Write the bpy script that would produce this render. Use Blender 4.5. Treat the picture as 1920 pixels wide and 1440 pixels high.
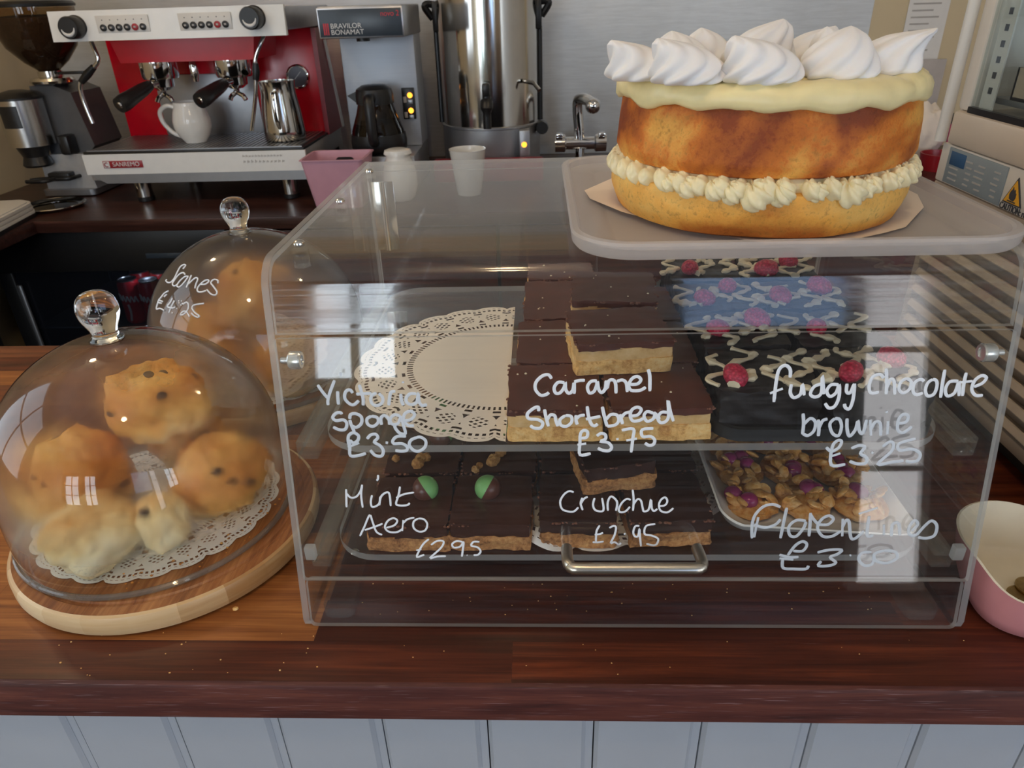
import bpy, bmesh, math, random
from math import sin, cos, pi, radians
from mathutils import Vector, Matrix, Euler, noise

for o in list(bpy.data.objects):
    bpy.data.objects.remove(o)
SC = bpy.context.scene
COL = SC.collection

# ------------------------------------------------------------------ camera
cam_data = bpy.data.cameras.new('camera')
cam_data.sensor_width = 36.0
cam_data.lens = 24.96
cam_data.clip_start = 0.02
cam_data.clip_end = 40
cam_data.dof.use_dof = True
cam_data.dof.focus_distance = 0.58
cam_data.dof.aperture_fstop = 20.0
cam = bpy.data.objects.new('camera', cam_data)
COL.objects.link(cam)
_r = Vector((0.9991154, 0.0313615, -0.0280155))
_u = Vector((0.0096977, 0.4764175, 0.8791657))
_f = Vector((-0.0409190, 0.8786597, -0.4756919))
cam.matrix_world = Matrix(((_r.x, _u.x, -_f.x, 0.1860291), (_r.y, _u.y, -_f.y, -0.3901116),
                           (_r.z, _u.z, -_f.z, 1.4268311), (0, 0, 0, 1)))
SC.camera = cam

# ------------------------------------------------------------------ world, light, exposure
W = bpy.data.worlds.new('world')
SC.world = W
W.use_nodes = True
W.node_tree.nodes['Background'].inputs[0].default_value = (0.80, 0.88, 1.0, 1)
W.node_tree.nodes['Background'].inputs[1].default_value = 0.3
SC.view_settings.view_transform = 'Standard'
SC.view_settings.look = 'None'
SC.view_settings.gamma = 1
SC.view_settings.use_curve_mapping = False
SC.view_settings.exposure = 0.1
SC.cycles.use_denoising = True
SC.cycles.max_bounces = 14
SC.cycles.transparent_max_bounces = 40
SC.cycles.transmission_bounces = 12
SC.cycles.sample_clamp_indirect = 6.0
WINDOW_STRENGTH = 8.5
LAMP_WATTS = 8.0

def lamp(name, loc, watts, color, radius):
    d = bpy.data.lights.new(name, 'POINT')
    d.energy = watts
    d.color = color
    d.shadow_soft_size = radius
    o = bpy.data.objects.new(name, d)
    COL.objects.link(o)
    o.location = loc
    return o
WARM = (1.0, 0.72, 0.42)
lamp('ceiling_lamp_light', (0.10, -0.55, 2.50), LAMP_WATTS, WARM, 0.05)
lamp('ceiling_lamp_light', (-1.05, 0.9, 2.50), LAMP_WATTS, WARM, 0.05)
lamp('ceiling_lamp_light', (1.15, 0.9, 2.50), LAMP_WATTS, WARM, 0.05)

# ------------------------------------------------------------------ mesh helper
class MB:
    def __init__(s):
        s.v = []; s.f = []; s.m = []
    def add(s, vs, fs, mi=0):
        n = len(s.v)
        s.v += [tuple(v) for v in vs]
        for f in fs:
            s.f.append([i + n for i in f]); s.m.append(mi)
        return s
    def bm(s, bm, mi=0):
        bm.verts.index_update()
        s.add([v.co[:] for v in bm.verts], [[v.index for v in f.verts] for f in bm.faces], mi)
        bm.free()
        return s
    def box(s, lo, hi, bev=0.0, mi=0, seg=2, rot=None):
        c = [(a + b) / 2 for a, b in zip(lo, hi)]
        d = [abs(b - a) for a, b in zip(lo, hi)]
        bm = bmesh.new()
        bmesh.ops.create_cube(bm, size=1)
        for v in bm.verts:
            v.co = Vector((v.co.x * d[0], v.co.y * d[1], v.co.z * d[2]))
        if bev > 0:
            bmesh.ops.bevel(bm, geom=bm.edges[:], offset=min(bev, min(d) * 0.49), segments=seg, profile=0.5, affect='EDGES')
        M = Matrix.Translation(c)
        if rot is not None:
            M = M @ Euler(rot).to_matrix().to_4x4()
        bmesh.ops.transform(bm, matrix=M, verts=bm.verts)
        return s.bm(bm, mi)
    def lathe(s, prof, c=(0, 0, 0), seg=48, mi=0, axis='z', rfun=None, closed=False):
        vs = []; fs = []; rows = []
        for (r, z) in prof:
            if r < 1e-7:
                rows.append([len(vs)]); vs.append((0, 0, z))
            else:
                row = []
                for k in range(seg):
                    a = 2 * pi * k / seg
                    rr = r * (rfun(a, z) if rfun else 1)
                    row.append(len(vs)); vs.append((rr * cos(a), rr * sin(a), z))
                rows.append(row)
        pairs = list(zip(rows, rows[1:]))
        if closed:
            pairs.append((rows[-1], rows[0]))
        for a, b in pairs:
            for k in range(seg):
                k2 = (k + 1) % seg
                if len(a) == 1 and len(b) == 1: continue
                if len(a) == 1: fs.append([a[0], b[k2], b[k]])
                elif len(b) == 1: fs.append([a[k], a[k2], b[0]])
                else: fs.append([a[k], a[k2], b[k2], b[k]])
        if axis == 'y': vs = [(x, -z, y) for x, y, z in vs]
        elif axis == '-y': vs = [(x, z, -y) for x, y, z in vs]
        elif axis == 'x': vs = [(z, x, y) for x, y, z in vs]
        vs = [(x + c[0], y + c[1], z + c[2]) for x, y, z in vs]
        return s.add(vs, fs, mi)
    def cyl(s, c, r, h, seg=32, mi=0, axis='z', bev=0.0):
        b = bev
        if b: p = [(0, 0), (r - b, 0), (r, b), (r, h - b), (r - b, h), (0, h)]
        else: p = [(0, 0), (r, 0), (r, h), (0, h)]
        return s.lathe(p, c, seg, mi, axis)
    def tube(s, pts, r, seg=10, mi=0, cap=True, flat=1.0, closed=False):
        pts = [Vector(p) for p in pts]
        n = len(pts)
        rs = r if isinstance(r, (list, tuple)) else [r] * n
        vs = []; fs = []
        up = None
        for i, p in enumerate(pts):
            if closed: t = pts[(i + 1) % n] - pts[i - 1]
            else: t = pts[min(i + 1, n - 1)] - pts[max(i - 1, 0)]
            t = t.normalized() if t.length > 1e-9 else Vector((0, 0, 1))
            if up is None:
                up = Vector((0, 0, 1)) if abs(t.z) < 0.9 else Vector((0, 1, 0))
            up = (up - t * up.dot(t))
            up = up.normalized() if up.length > 1e-6 else t.orthogonal().normalized()
            sd = t.cross(up)
            for k in range(seg):
                a = 2 * pi * k / seg
                vs.append(p + (sd * cos(a) + up * sin(a) * flat) * rs[i])
        m = n if closed else n - 1
        for i in range(m):
            for k in range(seg):
                k2 = (k + 1) % seg
                j = (i + 1) % n
                fs.append([i * seg + k, i * seg + k2, j * seg + k2, j * seg + k])
        if cap and not closed:
            fs.append(list(range(seg))[::-1])
            fs.append([(n - 1) * seg + k for k in range(seg)])
        return s.add(vs, fs, mi)
    def prism(s, out, z0, z1, mi=0, axis='z', mi_side=None):
        n = len(out)
        def P(u, v, w):
            return (u, v, w) if axis == 'z' else ((w, u, v) if axis == 'x' else (u, w, v))
        vs = [P(u, v, z0) for u, v in out] + [P(u, v, z1) for u, v in out]
        s.add(vs, [list(range(n))[::-1], list(range(n, 2 * n))], mi)
        k = len(s.v) - 2 * n
        for i in range(n):
            j = (i + 1) % n
            s.f.append([k + i, k + j, k + n + j, k + n + i]); s.m.append(mi if mi_side is None else mi_side)
        return s
    def ball(s, c, r, seg=24, rings=14, mi=0, fun=None):
        if not isinstance(r, (tuple, list)): r = (r, r, r)
        vs = [(0, 0, 1)]; fs = []
        for i in range(1, rings):
            a = pi * i / rings
            for k in range(seg):
                b = 2 * pi * k / seg
                vs.append((sin(a) * cos(b), sin(a) * sin(b), cos(a)))
        vs.append((0, 0, -1))
        for k in range(seg):
            k2 = (k + 1) % seg
            fs.append([0, 1 + k, 1 + k2])
            for i in range(rings - 2):
                a = 1 + i * seg
                fs.append([a + k, a + seg + k, a + seg + k2, a + k2])
            a = 1 + (rings - 2) * seg
            fs.append([a + k, len(vs) - 1, a + k2])
        out = []
        for v in vs:
            q = 1.0 if fun is None else fun(Vector(v))
            out.append((c[0] + v[0] * r[0] * q, c[1] + v[1] * r[1] * q, c[2] + v[2] * r[2] * q))
        return s.add(out, fs, mi)
    def xform(s, M, start=0):
        s.v[start:] = [tuple(M @ Vector(v)) for v in s.v[start:]]
        return s
    def build(s, name, mats, parent=None, loc=(0, 0, 0), rot=(0, 0, 0), angle=35, fix=True):
        me = bpy.data.meshes.new(name)
        me.from_pydata(s.v, [], s.f)
        if not isinstance(mats, (list, tuple)): mats = [mats]
        for m in mats: me.materials.append(m)
        me.polygons.foreach_set('material_index', s.m)
        if fix:
            bm = bmesh.new(); bm.from_mesh(me)
            bmesh.ops.recalc_face_normals(bm, faces=bm.faces)
            bm.to_mesh(me); bm.free()
        me.polygons.foreach_set('use_smooth', [True] * len(me.polygons))
        me.update()
        me.set_sharp_from_angle(angle=radians(angle))
        o = bpy.data.objects.new(name, me)
        COL.objects.link(o)
        o.location = loc; o.rotation_euler = rot
        if parent is not None: o.parent = parent
        return o

def tag(o, label, cat, group=None):
    o['label'] = label; o['category'] = cat
    if group: o['group'] = group
    return o
def thing(name, label, cat, loc=(0, 0, 0), rz=0.0, group=None):
    o = bpy.data.objects.new(name, None)
    o.empty_display_size = 0.02
    COL.objects.link(o)
    o.location = loc; o.rotation_euler = (0, 0, rz)
    return tag(o, label, cat, group)
def struct(o):
    o['kind'] = 'structure'
    return o
def smooth_path(p, sub=4, closed=False):
    p = [Vector(q) for q in p]
    n = len(p)
    if n < 3: return p
    out = []
    rng = n if closed else n - 1
    for i in range(rng):
        p0 = p[(i - 1) % n] if (closed or i > 0) else p[0]
        p1 = p[i]; p2 = p[(i + 1) % n]
        p3 = p[(i + 2) % n] if (closed or i + 2 < n) else p[-1]
        for k in range(sub):
            t = k / sub
            out.append(0.5 * ((2 * p1) + (-p0 + p2) * t + (2 * p0 - 5 * p1 + 4 * p2 - p3) * t * t + (-p0 + 3 * p1 - 3 * p2 + p3) * t ** 3))
    if not closed: out.append(p[-1])
    return out
def rrect(x0, y0, x1, y1, r, n=6):
    o = []
    for cx, cy, a0 in ((x1 - r, y1 - r, 0), (x0 + r, y1 - r, pi / 2), (x0 + r, y0 + r, pi), (x1 - r, y0 + r, 3 * pi / 2)):
        for k in range(n + 1):
            a = a0 + pi / 2 * k / n
            o.append((cx + r * cos(a), cy + r * sin(a)))
    return o
def text_obj(name, txt, size, m, parent, loc, rot=(pi / 2, 0, 0), ext=0.0004, shear=0.0, sx=1.0, align='CENTER'):
    c = bpy.data.curves.new(name, 'FONT')
    c.body = txt; c.size = size; c.extrude = ext; c.align_x = align; c.align_y = 'CENTER'; c.shear = shear
    t = bpy.data.objects.new(name, c)
    COL.objects.link(t)
    dg = bpy.context.evaluated_depsgraph_get()
    me = bpy.data.meshes.new_from_object(t.evaluated_get(dg))
    bpy.data.objects.remove(t)
    me.materials.clear(); me.materials.append(m)
    o = bpy.data.objects.new(name, me)
    COL.objects.link(o)
    o.parent = parent; o.location = loc; o.rotation_euler = rot; o.scale = (sx, 1, 1)
    return o

# ------------------------------------------------------------------ materials
class NT:
    def __init__(s, name):
        s.mat = bpy.data.materials.new(name)
        s.mat.use_nodes = True
        s.t = s.mat.node_tree
        s.t.nodes.clear()
        s.out = s.n('ShaderNodeOutputMaterial')
    def n(s, typ, **kw):
        nd = s.t.nodes.new(typ)
        for k, v in kw.items():
            if k.startswith('i_'):
                key = k[2:]
                key = int(key) if key.isdigit() else key.replace('_', ' ')
                sock = nd.inputs[key]
                if isinstance(v, bpy.types.NodeSocket): s.t.links.new(v, sock)
                else: sock.default_value = v
            else: setattr(nd, k, v)
        return nd
    def link(s, a, b): s.t.links.new(a, b)
    def surf(s, sock): s.t.links.new(sock, s.out.inputs[0]); return s.mat
    def coord(s, scale=(1, 1, 1), kind='Object', loc=(0, 0, 0)):
        tc = s.n('ShaderNodeTexCoord')
        mp = s.n('ShaderNodeMapping')
        s.link(tc.outputs[kind], mp.inputs[0])
        mp.inputs['Scale'].default_value = scale
        mp.inputs['Location'].default_value = loc
        return mp.outputs[0]
    def noise(s, co, scale=5, detail=4, rough=0.55, dist=0.0):
        nd = s.n('ShaderNodeTexNoise')
        s.link(co, nd.inputs['Vector'])
        nd.inputs['Scale'].default_value = scale; nd.inputs['Detail'].default_value = detail
        nd.inputs['Roughness'].default_value = rough; nd.inputs['Distortion'].default_value = dist
        return nd.outputs[0]
    def ramp(s, fac, stops):
        r = s.n('ShaderNodeValToRGB')
        s.link(fac, r.inputs[0])
        e = r.color_ramp.elements
        while len(e) < len(stops): e.new(0.5)
        for k, (p, c) in enumerate(stops):
            e[k].position = p
            e[k].color = (*c, 1) if len(c) == 3 else c
        return r.outputs[0]
    def mix(s, fac, a, b):
        m = s.n('ShaderNodeMix', data_type='RGBA')
        for sk, v in ((m.inputs[0], fac), (m.inputs[6], a), (m.inputs[7], b)):
            if isinstance(v, bpy.types.NodeSocket): s.link(v, sk)
            else: sk.default_value = v if not isinstance(v, tuple) or len(v) == 4 else (*v, 1)
        return m.outputs[2]
    def math(s, op, a, b=0.0, c=None):
        m = s.n('ShaderNodeMath', operation=op)
        for i, v in enumerate((a, b, c)):
            if v is None: continue
            if isinstance(v, bpy.types.NodeSocket): s.link(v, m.inputs[i])
            else: m.inputs[i].default_value = v
        return m.outputs[0]
    def bump(s, h, strength=0.3, dist=0.001):
        b = s.n('ShaderNodeBump')
        b.inputs['Strength'].default_value = strength; b.inputs['Distance'].default_value = dist
        s.link(h, b.inputs['Height'])
        return b.outputs[0]
    def bsdf(s, color=None, rough=0.5, metal=0.0, normal=None, **kw):
        p = s.n('ShaderNodeBsdfPrincipled')
        for k, v in (('Base Color', color), ('Roughness', rough), ('Metallic', metal), ('Normal', normal)):
            if v is None: continue
            if isinstance(v, bpy.types.NodeSocket): s.link(v, p.inputs[k])
            else: p.inputs[k].default_value = (*v, 1) if isinstance(v, tuple) and len(v) == 3 else v
        for k, v in kw.items():
            sk = p.inputs[k.replace('_', ' ')]
            if isinstance(v, bpy.types.NodeSocket): s.link(v, sk)
            else: sk.default_value = (*v, 1) if isinstance(v, tuple) and len(v) == 3 and sk.type == 'RGBA' else v
        return p.outputs[0]
    def mixs(s, fac, a, b):
        m = s.n('ShaderNodeMixShader')
        if isinstance(fac, bpy.types.NodeSocket): s.link(fac, m.inputs[0])
        else: m.inputs[0].default_value = fac
        s.link(a, m.inputs[1]); s.link(b, m.inputs[2])
        return m.outputs[0]

def plain(name, color, rough=0.5, metal=0.0, var=0.06, scale=30, bump=0.0, stretch=(1, 1, 1), **kw):
    t = NT(name)
    co = t.coord(stretch)
    nz = t.noise(co, scale, 4)
    lo = tuple(max(0, c * (1 - var)) for c in color); hi = tuple(min(1, c * (1 + var)) for c in color)
    col = t.ramp(nz, [(0.3, lo), (0.7, hi)])
    nrm = t.bump(nz, bump, 0.002) if bump else None
    return t.surf(t.bsdf(col, rough, metal, nrm, **kw))

def emit(name, color, strength):
    t = NT(name)
    e = t.n('ShaderNodeEmission'); e.inputs[0].default_value = (*color, 1); e.inputs[1].default_value = strength
    return t.surf(e.outputs[0])

def wood(name, dark, light, scale=1.0, rough=0.35, grain=(3, 60, 60), flecks=None, bump=0.15, seed=0.0, mids=None):
    t = NT(name)
    co = t.coord(grain, loc=(seed, seed * 1.7, seed * 0.6))
    a = t.noise(co, 1.2 * scale, 6, 0.6, 0.6)
    co2 = t.coord((grain[0] * 2, grain[1] * 7, grain[2] * 7), loc=(seed, 0, seed))
    b = t.noise(co2, 1.5 * scale, 3, 0.7)
    f = t.math('ADD', t.math('MULTIPLY', a, 0.72), t.math('MULTIPLY', b, 0.28))
    m = mids or tuple((x + y) / 2 for x, y in zip(dark, light))
    col = t.ramp(f, [(0.33, dark), (0.5, m), (0.68, light)])
    if flecks:
        fl = t.ramp(t.noise(t.coord((30, 900, 900)), 1.0, 2), [(0.62, (0, 0, 0)), (0.74, (1, 1, 1))])
        col = t.mix(t.math('MULTIPLY', fl, 0.45), col, flecks)
    return t.surf(t.bsdf(col, rough, 0, t.bump(f, bump, 0.001), Coat_Weight=0.05, Coat_Roughness=0.25, Specular_IOR_Level=0.35))

def sheet_fresnel(t, ior):
    # a thin sheet reflects alike from both sides
    g = t.n('ShaderNodeNewGeometry')
    i = t.math('ADD', ior, t.math('MULTIPLY', g.outputs['Backfacing'], 1.0 / ior - ior))
    return t.n('ShaderNodeFresnel', i_0=i)

def clear(name, tint=(0.985, 0.993, 0.99), rough=0.02, ior=1.49, haze=0.02, streak=0.0, haze_col=(0.8, 0.85, 0.9), streak_axis=(1, 40, 40), gloss_streak=0.0):
    t = NT(name)
    tr = t.n('ShaderNodeBsdfTransparent'); tr.inputs[0].default_value = (*tint, 1)
    df = t.n('ShaderNodeBsdfDiffuse'); df.inputs[0].default_value = (*haze_col, 1)
    hz = haze
    if streak > 0:
        s = t.ramp(t.noise(t.coord(streak_axis), 14, 5, 0.7), [(0.45, (0, 0, 0)), (0.75, (1, 1, 1))])
        hz = t.math('ADD', t.math('MULTIPLY', s, streak), haze)
    base = t.mixs(hz, tr.outputs[0], df.outputs[0])
    gl = t.n('ShaderNodeBsdfGlossy'); gl.inputs['Roughness'].default_value = rough
    if gloss_streak > 0:
        gs = t.ramp(t.noise(t.coord((0.6, 90, 90)), 4, 4, 0.7), [(0.38, (rough,) * 3), (0.66, (gloss_streak,) * 3)])
        t.link(gs, gl.inputs['Roughness'])
    fr = sheet_fresnel(t, ior)
    return t.surf(t.mixs(fr.outputs[0], base, gl.outputs[0]))

def foggy(name, c0, fog_lo, fog_hi, seed, white=0.10, frost=0.30, z0=0.02, z1=0.17, ior=1.12, rim_lo=0.012, rim_hi=0.045):
    t = NT(name)
    tr = t.n('ShaderNodeBsdfTransparent'); tr.inputs[0].default_value = (*c0, 1)
    rf = t.n('ShaderNodeBsdfRefraction'); rf.inputs['Color'].default_value = (*c0, 1)
    rf.inputs['Roughness'].default_value = frost; rf.inputs['IOR'].default_value = ior
    df = t.n('ShaderNodeBsdfDiffuse'); df.inputs[0].default_value = (0.78, 0.8, 0.82, 1)
    tl = t.n('ShaderNodeBsdfTranslucent'); tl.inputs[0].default_value = (0.8, 0.8, 0.8, 1)
    wh = t.mixs(0.5, df.outputs[0], tl.outputs[0])
    tc = t.n('ShaderNodeTexCoord')
    sp = t.n('ShaderNodeSeparateXYZ'); t.link(tc.outputs['Object'], sp.inputs[0])
    nz = t.noise(t.coord((1, 1, 1), loc=(seed, seed, seed)), 9, 4, 0.6)
    hgt = t.n('ShaderNodeMapRange'); t.link(sp.outputs[2], hgt.inputs[0])
    hgt.inputs[1].default_value = z1; hgt.inputs[2].default_value = z0; hgt.inputs[3].default_value = 0; hgt.inputs[4].default_value = 1
    f = t.math('ADD', t.math('MULTIPLY', hgt.outputs[0], 0.55), t.math('MULTIPLY', nz, 0.7))
    fr_ = t.ramp(f, [(0.28, (fog_lo,) * 3), (0.80, (fog_hi,) * 3)])
    # the last centimetre over the rim stays clear
    rim = t.n('ShaderNodeMapRange'); t.link(sp.outputs[2], rim.inputs[0])
    rim.inputs[1].default_value = rim_lo; rim.inputs[2].default_value = rim_hi
    fm = t.math('MULTIPLY', fr_, rim.outputs[0])
    base = t.mixs(fm, tr.outputs[0], rf.outputs[0])
    base = t.mixs(t.math('MULTIPLY', fm, white), base, wh)
    gl = t.n('ShaderNodeBsdfGlossy'); gl.inputs['Roughness'].default_value = 0.015
    fr = sheet_fresnel(t, 1.5)
    return t.surf(t.mixs(fr.outputs[0], base, gl.outputs[0]))

def cake_crust(name, pale, gold, brown, lo, hi, seed, scale=14, zband=None, sp=None):
    t = NT(name)
    big = t.noise(t.coord((1, 1, 1.3), loc=(seed, seed, seed)), scale, 3, 0.5, 0.4)
    fine = t.noise(t.coord((1, 1, 1)), 260, 4, 0.7)
    f = t.math('ADD', big, t.math('MULTIPLY', t.math('SUBTRACT', fine, 0.5), 0.22))
    if zband:
        tc = t.n('ShaderNodeTexCoord'); s = t.n('ShaderNodeSeparateXYZ'); t.link(tc.outputs['Object'], s.inputs[0])
        for (za, zb, amt) in zband:
            m = t.n('ShaderNodeMapRange'); t.link(s.outputs[2], m.inputs[0])
            m.inputs[1].default_value = za; m.inputs[2].default_value = zb; m.inputs[3].default_value = 0; m.inputs[4].default_value = amt
            f = t.math('ADD', f, m.outputs[0])
    col = t.ramp(f, [(lo, pale), ((lo + hi) / 2, gold), (hi, brown)])
    fr = t.ramp(fine, [(0.30, (0.42, 0.34, 0.28)), (0.48, (1, 1, 1))])
    m = t.n('ShaderNodeMix', data_type='RGBA', blend_type='MULTIPLY'); m.inputs[0].default_value = 0.65
    t.link(col, m.inputs[6]); t.link(fr, m.inputs[7])
    return t.surf(t.bsdf(m.outputs[2], 0.55, 0, t.bump(fine, 0.5, 0.0012), Specular_IOR_Level=0.35))

def crumb(name, a, b, c, scale=220, bump=0.7, rough=0.75):
    t = NT(name)
    n1 = t.noise(t.coord(), scale, 5, 0.7)
    n2 = t.noise(t.coord(loc=(3, 1, 2)), scale * 0.2, 3)
    f = t.math('ADD', t.math('MULTIPLY', n1, 0.65), t.math('MULTIPLY', n2, 0.35))
    col = t.ramp(f, [(0.36, a), (0.5, b), (0.64, c)])
    return t.surf(t.bsdf(col, rough, 0, t.bump(n1, bump, 0.0015)))

def brushed(name, color, rough=0.3, axis=(2, 2, 200), var=0.12, metal=1.0):
    t = NT(name)
    nz = t.noise(t.coord(axis), 3, 4, 0.7)
    big = t.noise(t.coord((1, 1, 1)), 2.2, 4, 0.6, 0.5)
    col = t.ramp(t.math('ADD', t.math('MULTIPLY', nz, 0.5), t.math('MULTIPLY', big, 0.5)),
                 [(0.3, tuple(c * (1 - var) for c in color)), (0.7, tuple(min(1, c * (1 + var)) for c in color))])
    return t.surf(t.bsdf(col, rough, metal, t.bump(nz, 0.05, 0.0005)))

def lace(name, color=(0.88, 0.86, 0.83), rin=0.55, waves=26, holes_hi=0.97):
    # paper doily, holes punched in rings outside the plain middle; object space, unit radius stored in Generated-free form
    t = NT(name)
    tc = t.n('ShaderNodeUVMap')
    s = t.n('ShaderNodeSeparateXYZ'); t.link(tc.outputs[0], s.inputs[0])
    ang = s.outputs[0]; rad = s.outputs[1]
    mm = t.math
    def cell(x, w): return mm('LESS_THAN', mm('ABSOLUTE', mm('SUBTRACT', mm('FRACT', x), 0.5)), w)
    def gate(lo, hi): return mm('MULTIPLY', mm('GREATER_THAN', rad, lo), mm('LESS_THAN', rad, hi))
    fa = mm('SUBTRACT', mm('FRACT', mm('MULTIPLY', ang, float(waves))), 0.5)
    # diamond net
    u = mm('MULTIPLY', ang, waves * 3.5); v = mm('MULTIPLY', rad, 25.0)
    net = mm('MULTIPLY', cell(mm('ADD', u, v), 0.27), cell(mm('SUBTRACT', u, v), 0.27))
    # round motif in every scallop, its rim left solid
    rc = rin + 0.20
    dx = mm('MULTIPLY', fa, 2 * pi * rc / waves); dy = mm('SUBTRACT', rad, rc)
    d = mm('SQRT', mm('ADD', mm('MULTIPLY', dx, dx), mm('MULTIPLY', dy, dy)))
    open_rim = mm('GREATER_THAN', mm('ABSOLUTE', mm('SUBTRACT', d, 0.085)), 0.022)
    outside = mm('GREATER_THAN', d, 0.085)
    wedge = mm('MULTIPLY', mm('GREATER_THAN', mm('ABSOLUTE', fa), 0.36), gate(rin + 0.07, 0.90))
    wedge = mm('MULTIPLY', wedge, mm('GREATER_THAN', mm('FRACT', mm('MULTIPLY', rad, 13.0)), 0.42))
    inner = mm('MULTIPLY', mm('MULTIPLY', net, mm('LESS_THAN', d, 0.062)), gate(rin, 0.90))
    dots = mm('MULTIPLY', mm('MULTIPLY', cell(mm('MULTIPLY', ang, waves * 6.0), 0.27), cell(mm('MULTIPLY', rad, 22.0), 0.26)), gate(0.905, holes_hi))
    ring = mm('MULTIPLY', mm('MULTIPLY', cell(mm('MULTIPLY', ang, waves * 5.0), 0.22), gate(rin + 0.015, rin + 0.055)), 1.0)
    h = mm('MAXIMUM', mm('MAXIMUM', inner, mm('MULTIPLY', mm('MULTIPLY', wedge, outside), open_rim)), mm('MAXIMUM', dots, ring))
    tr = t.n('ShaderNodeBsdfTransparent')
    p = t.bsdf(color, 0.8)
    return t.surf(t.mixs(h, p, tr.outputs[0]))

M = {}
M['cream_wall'] = plain('cream_wall_paint', (0.66, 0.55, 0.36), 0.75, 0, 0.04, 3)
M['plaster'] = plain('white_plaster', (0.78, 0.78, 0.77), 0.8, 0, 0.03, 3)
M['dim_wall'] = plain('shop_panelling', (0.17, 0.115, 0.085), 0.6, 0, 0.15, 4)
M['ceiling'] = plain('ceiling_paint', (0.80, 0.80, 0.79), 0.8)
M['floor'] = plain('floor_vinyl', (0.09, 0.075, 0.065), 0.6)
M['steel_wall'] = brushed('splashback_steel', (0.76, 0.80, 0.84), 0.5, (3, 3, 40), 0.16, 0.4)
M['stave_dark'] = wood('stave_dark_red', (0.028, 0.006, 0.003), (0.15, 0.033, 0.012), seed=1.0, mids=(0.066, 0.014, 0.007))
M['stave_red'] = wood('stave_red_brown', (0.038, 0.008, 0.004), (0.21, 0.046, 0.015), seed=4.3, mids=(0.088, 0.019, 0.008))
M['stave_gold'] = wood('stave_golden', (0.12, 0.033, 0.009), (0.50, 0.20, 0.055), seed=7.7, mids=(0.29, 0.098, 0.025))
M['stave_brown'] = wood('stave_brown', (0.06, 0.017, 0.008), (0.24, 0.075, 0.027), seed=9.1, mids=(0.13, 0.037, 0.015))
M['worktop_edge'] = wood('worktop_edge', (0.04, 0.012, 0.011), (0.17, 0.052, 0.034), seed=2.2, rough=0.5, flecks=(0.36, 0.24, 0.25), grain=(5, 60, 60), mids=(0.095, 0.027, 0.021))
M['back_wood'] = wood('back_worktop', (0.022, 0.010, 0.008), (0.11, 0.045, 0.033), seed=3.1, rough=0.3, mids=(0.052, 0.020, 0.015))
M['back_wood2'] = wood('back_worktop_dark', (0.018, 0.007, 0.006), (0.09, 0.032, 0.024), seed=5.5, rough=0.3, mids=(0.042, 0.015, 0.011))
M['panel_paint'] = plain('panel_paint', (0.46, 0.485, 0.53), 0.42, 0, 0.03, 12)
M['gap_dark'] = plain('panel_gap', (0.03, 0.028, 0.027), 0.9)
M['acrylic'] = clear('acrylic_sheet', haze=0.004, streak=0.02)
M['acrylic_top'] = clear('acrylic_top', rough=0.02, gloss_streak=0.16, haze=0.004, streak=0.02, streak_axis=(2, 60, 60))
M['acrylic_side'] = clear('acrylic_side', haze=0.004, streak=0.015, streak_axis=(30, 2, 30))
M['shelf_acrylic'] = clear('acrylic_shelf', tint=(0.985, 0.985, 0.98), haze=0.006, streak=0.012)
def edge_mat():
    t = NT('acrylic_cut_edge')
    tr = t.n('ShaderNodeBsdfTransparent'); tr.inputs[0].default_value = (0.85, 0.88, 0.88, 1)
    p = t.bsdf((0.88, 0.88, 0.86), 0.2)
    tl = t.n('ShaderNodeBsdfTranslucent'); tl.inputs[0].default_value = (0.95, 0.95, 0.93, 1)
    return t.surf(t.mixs(0.42, tr.outputs[0], t.mixs(0.5, p, tl.outputs[0])))
M['acrylic_edge'] = edge_mat()
M['chrome'] = plain('chrome', (0.78, 0.78, 0.78), 0.07, 1.0, 0.02)
M['steel'] = brushed('brushed_steel', (0.58, 0.56, 0.53), 0.24, (2, 200, 200), 0.06)
M['steel_pol'] = plain('polished_steel', (0.66, 0.64, 0.60), 0.12, 1.0, 0.03)
M['steel_grey'] = plain('satin_steel', (0.42, 0.43, 0.45), 0.4, 0.9, 0.04)
M['handle_steel'] = plain('handle_steel', (0.62, 0.57, 0.48), 0.3, 1.0, 0.03, 400)
M['black'] = plain('black_plastic', (0.012, 0.012, 0.013), 0.35)
M['black_matt'] = plain('black_matt', (0.010, 0.010, 0.011), 0.75)
M['slate'] = plain('black_slate', (0.02, 0.022, 0.024), 0.45, 0, 0.2, 60)
M['white_gloss'] = plain('white_enamel', (0.88, 0.89, 0.88), 0.22, 0, 0.02)
M['white_plastic'] = plain('white_plastic', (0.74, 0.72, 0.68), 0.4, 0, 0.02)
M['china'] = plain('white_china', (0.84, 0.83, 0.80), 0.12, 0, 0.02)
M['red'] = plain('red_enamel', (0.66, 0.004, 0.018), 0.22, 0, 0.05)
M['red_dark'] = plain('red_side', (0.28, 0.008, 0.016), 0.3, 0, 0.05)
M['pink'] = plain('pink_plastic', (0.64, 0.34, 0.43), 0.45, 0, 0.03)
M['pink_glaze'] = plain('pink_glaze', (0.72, 0.30, 0.31), 0.25, 0, 0.06, 20)
M['cream_glaze'] = plain('cream_glaze', (0.80, 0.72, 0.56), 0.2, 0, 0.04)
M['beige'] = plain('fridge_beige', (0.66, 0.56, 0.45), 0.35, 0, 0.02)
M['fridge_white'] = plain('fridge_white', (0.72, 0.66, 0.58), 0.35, 0, 0.02)
M['slat'] = plain('vent_slat', (0.50, 0.40, 0.30), 0.45)
M['vent_dark'] = plain('vent_dark', (0.02, 0.015, 0.012), 0.8)
M['paint_pen'] = plain('white_pen', (0.86, 0.90, 0.95), 0.5, 0, 0.01)
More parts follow.
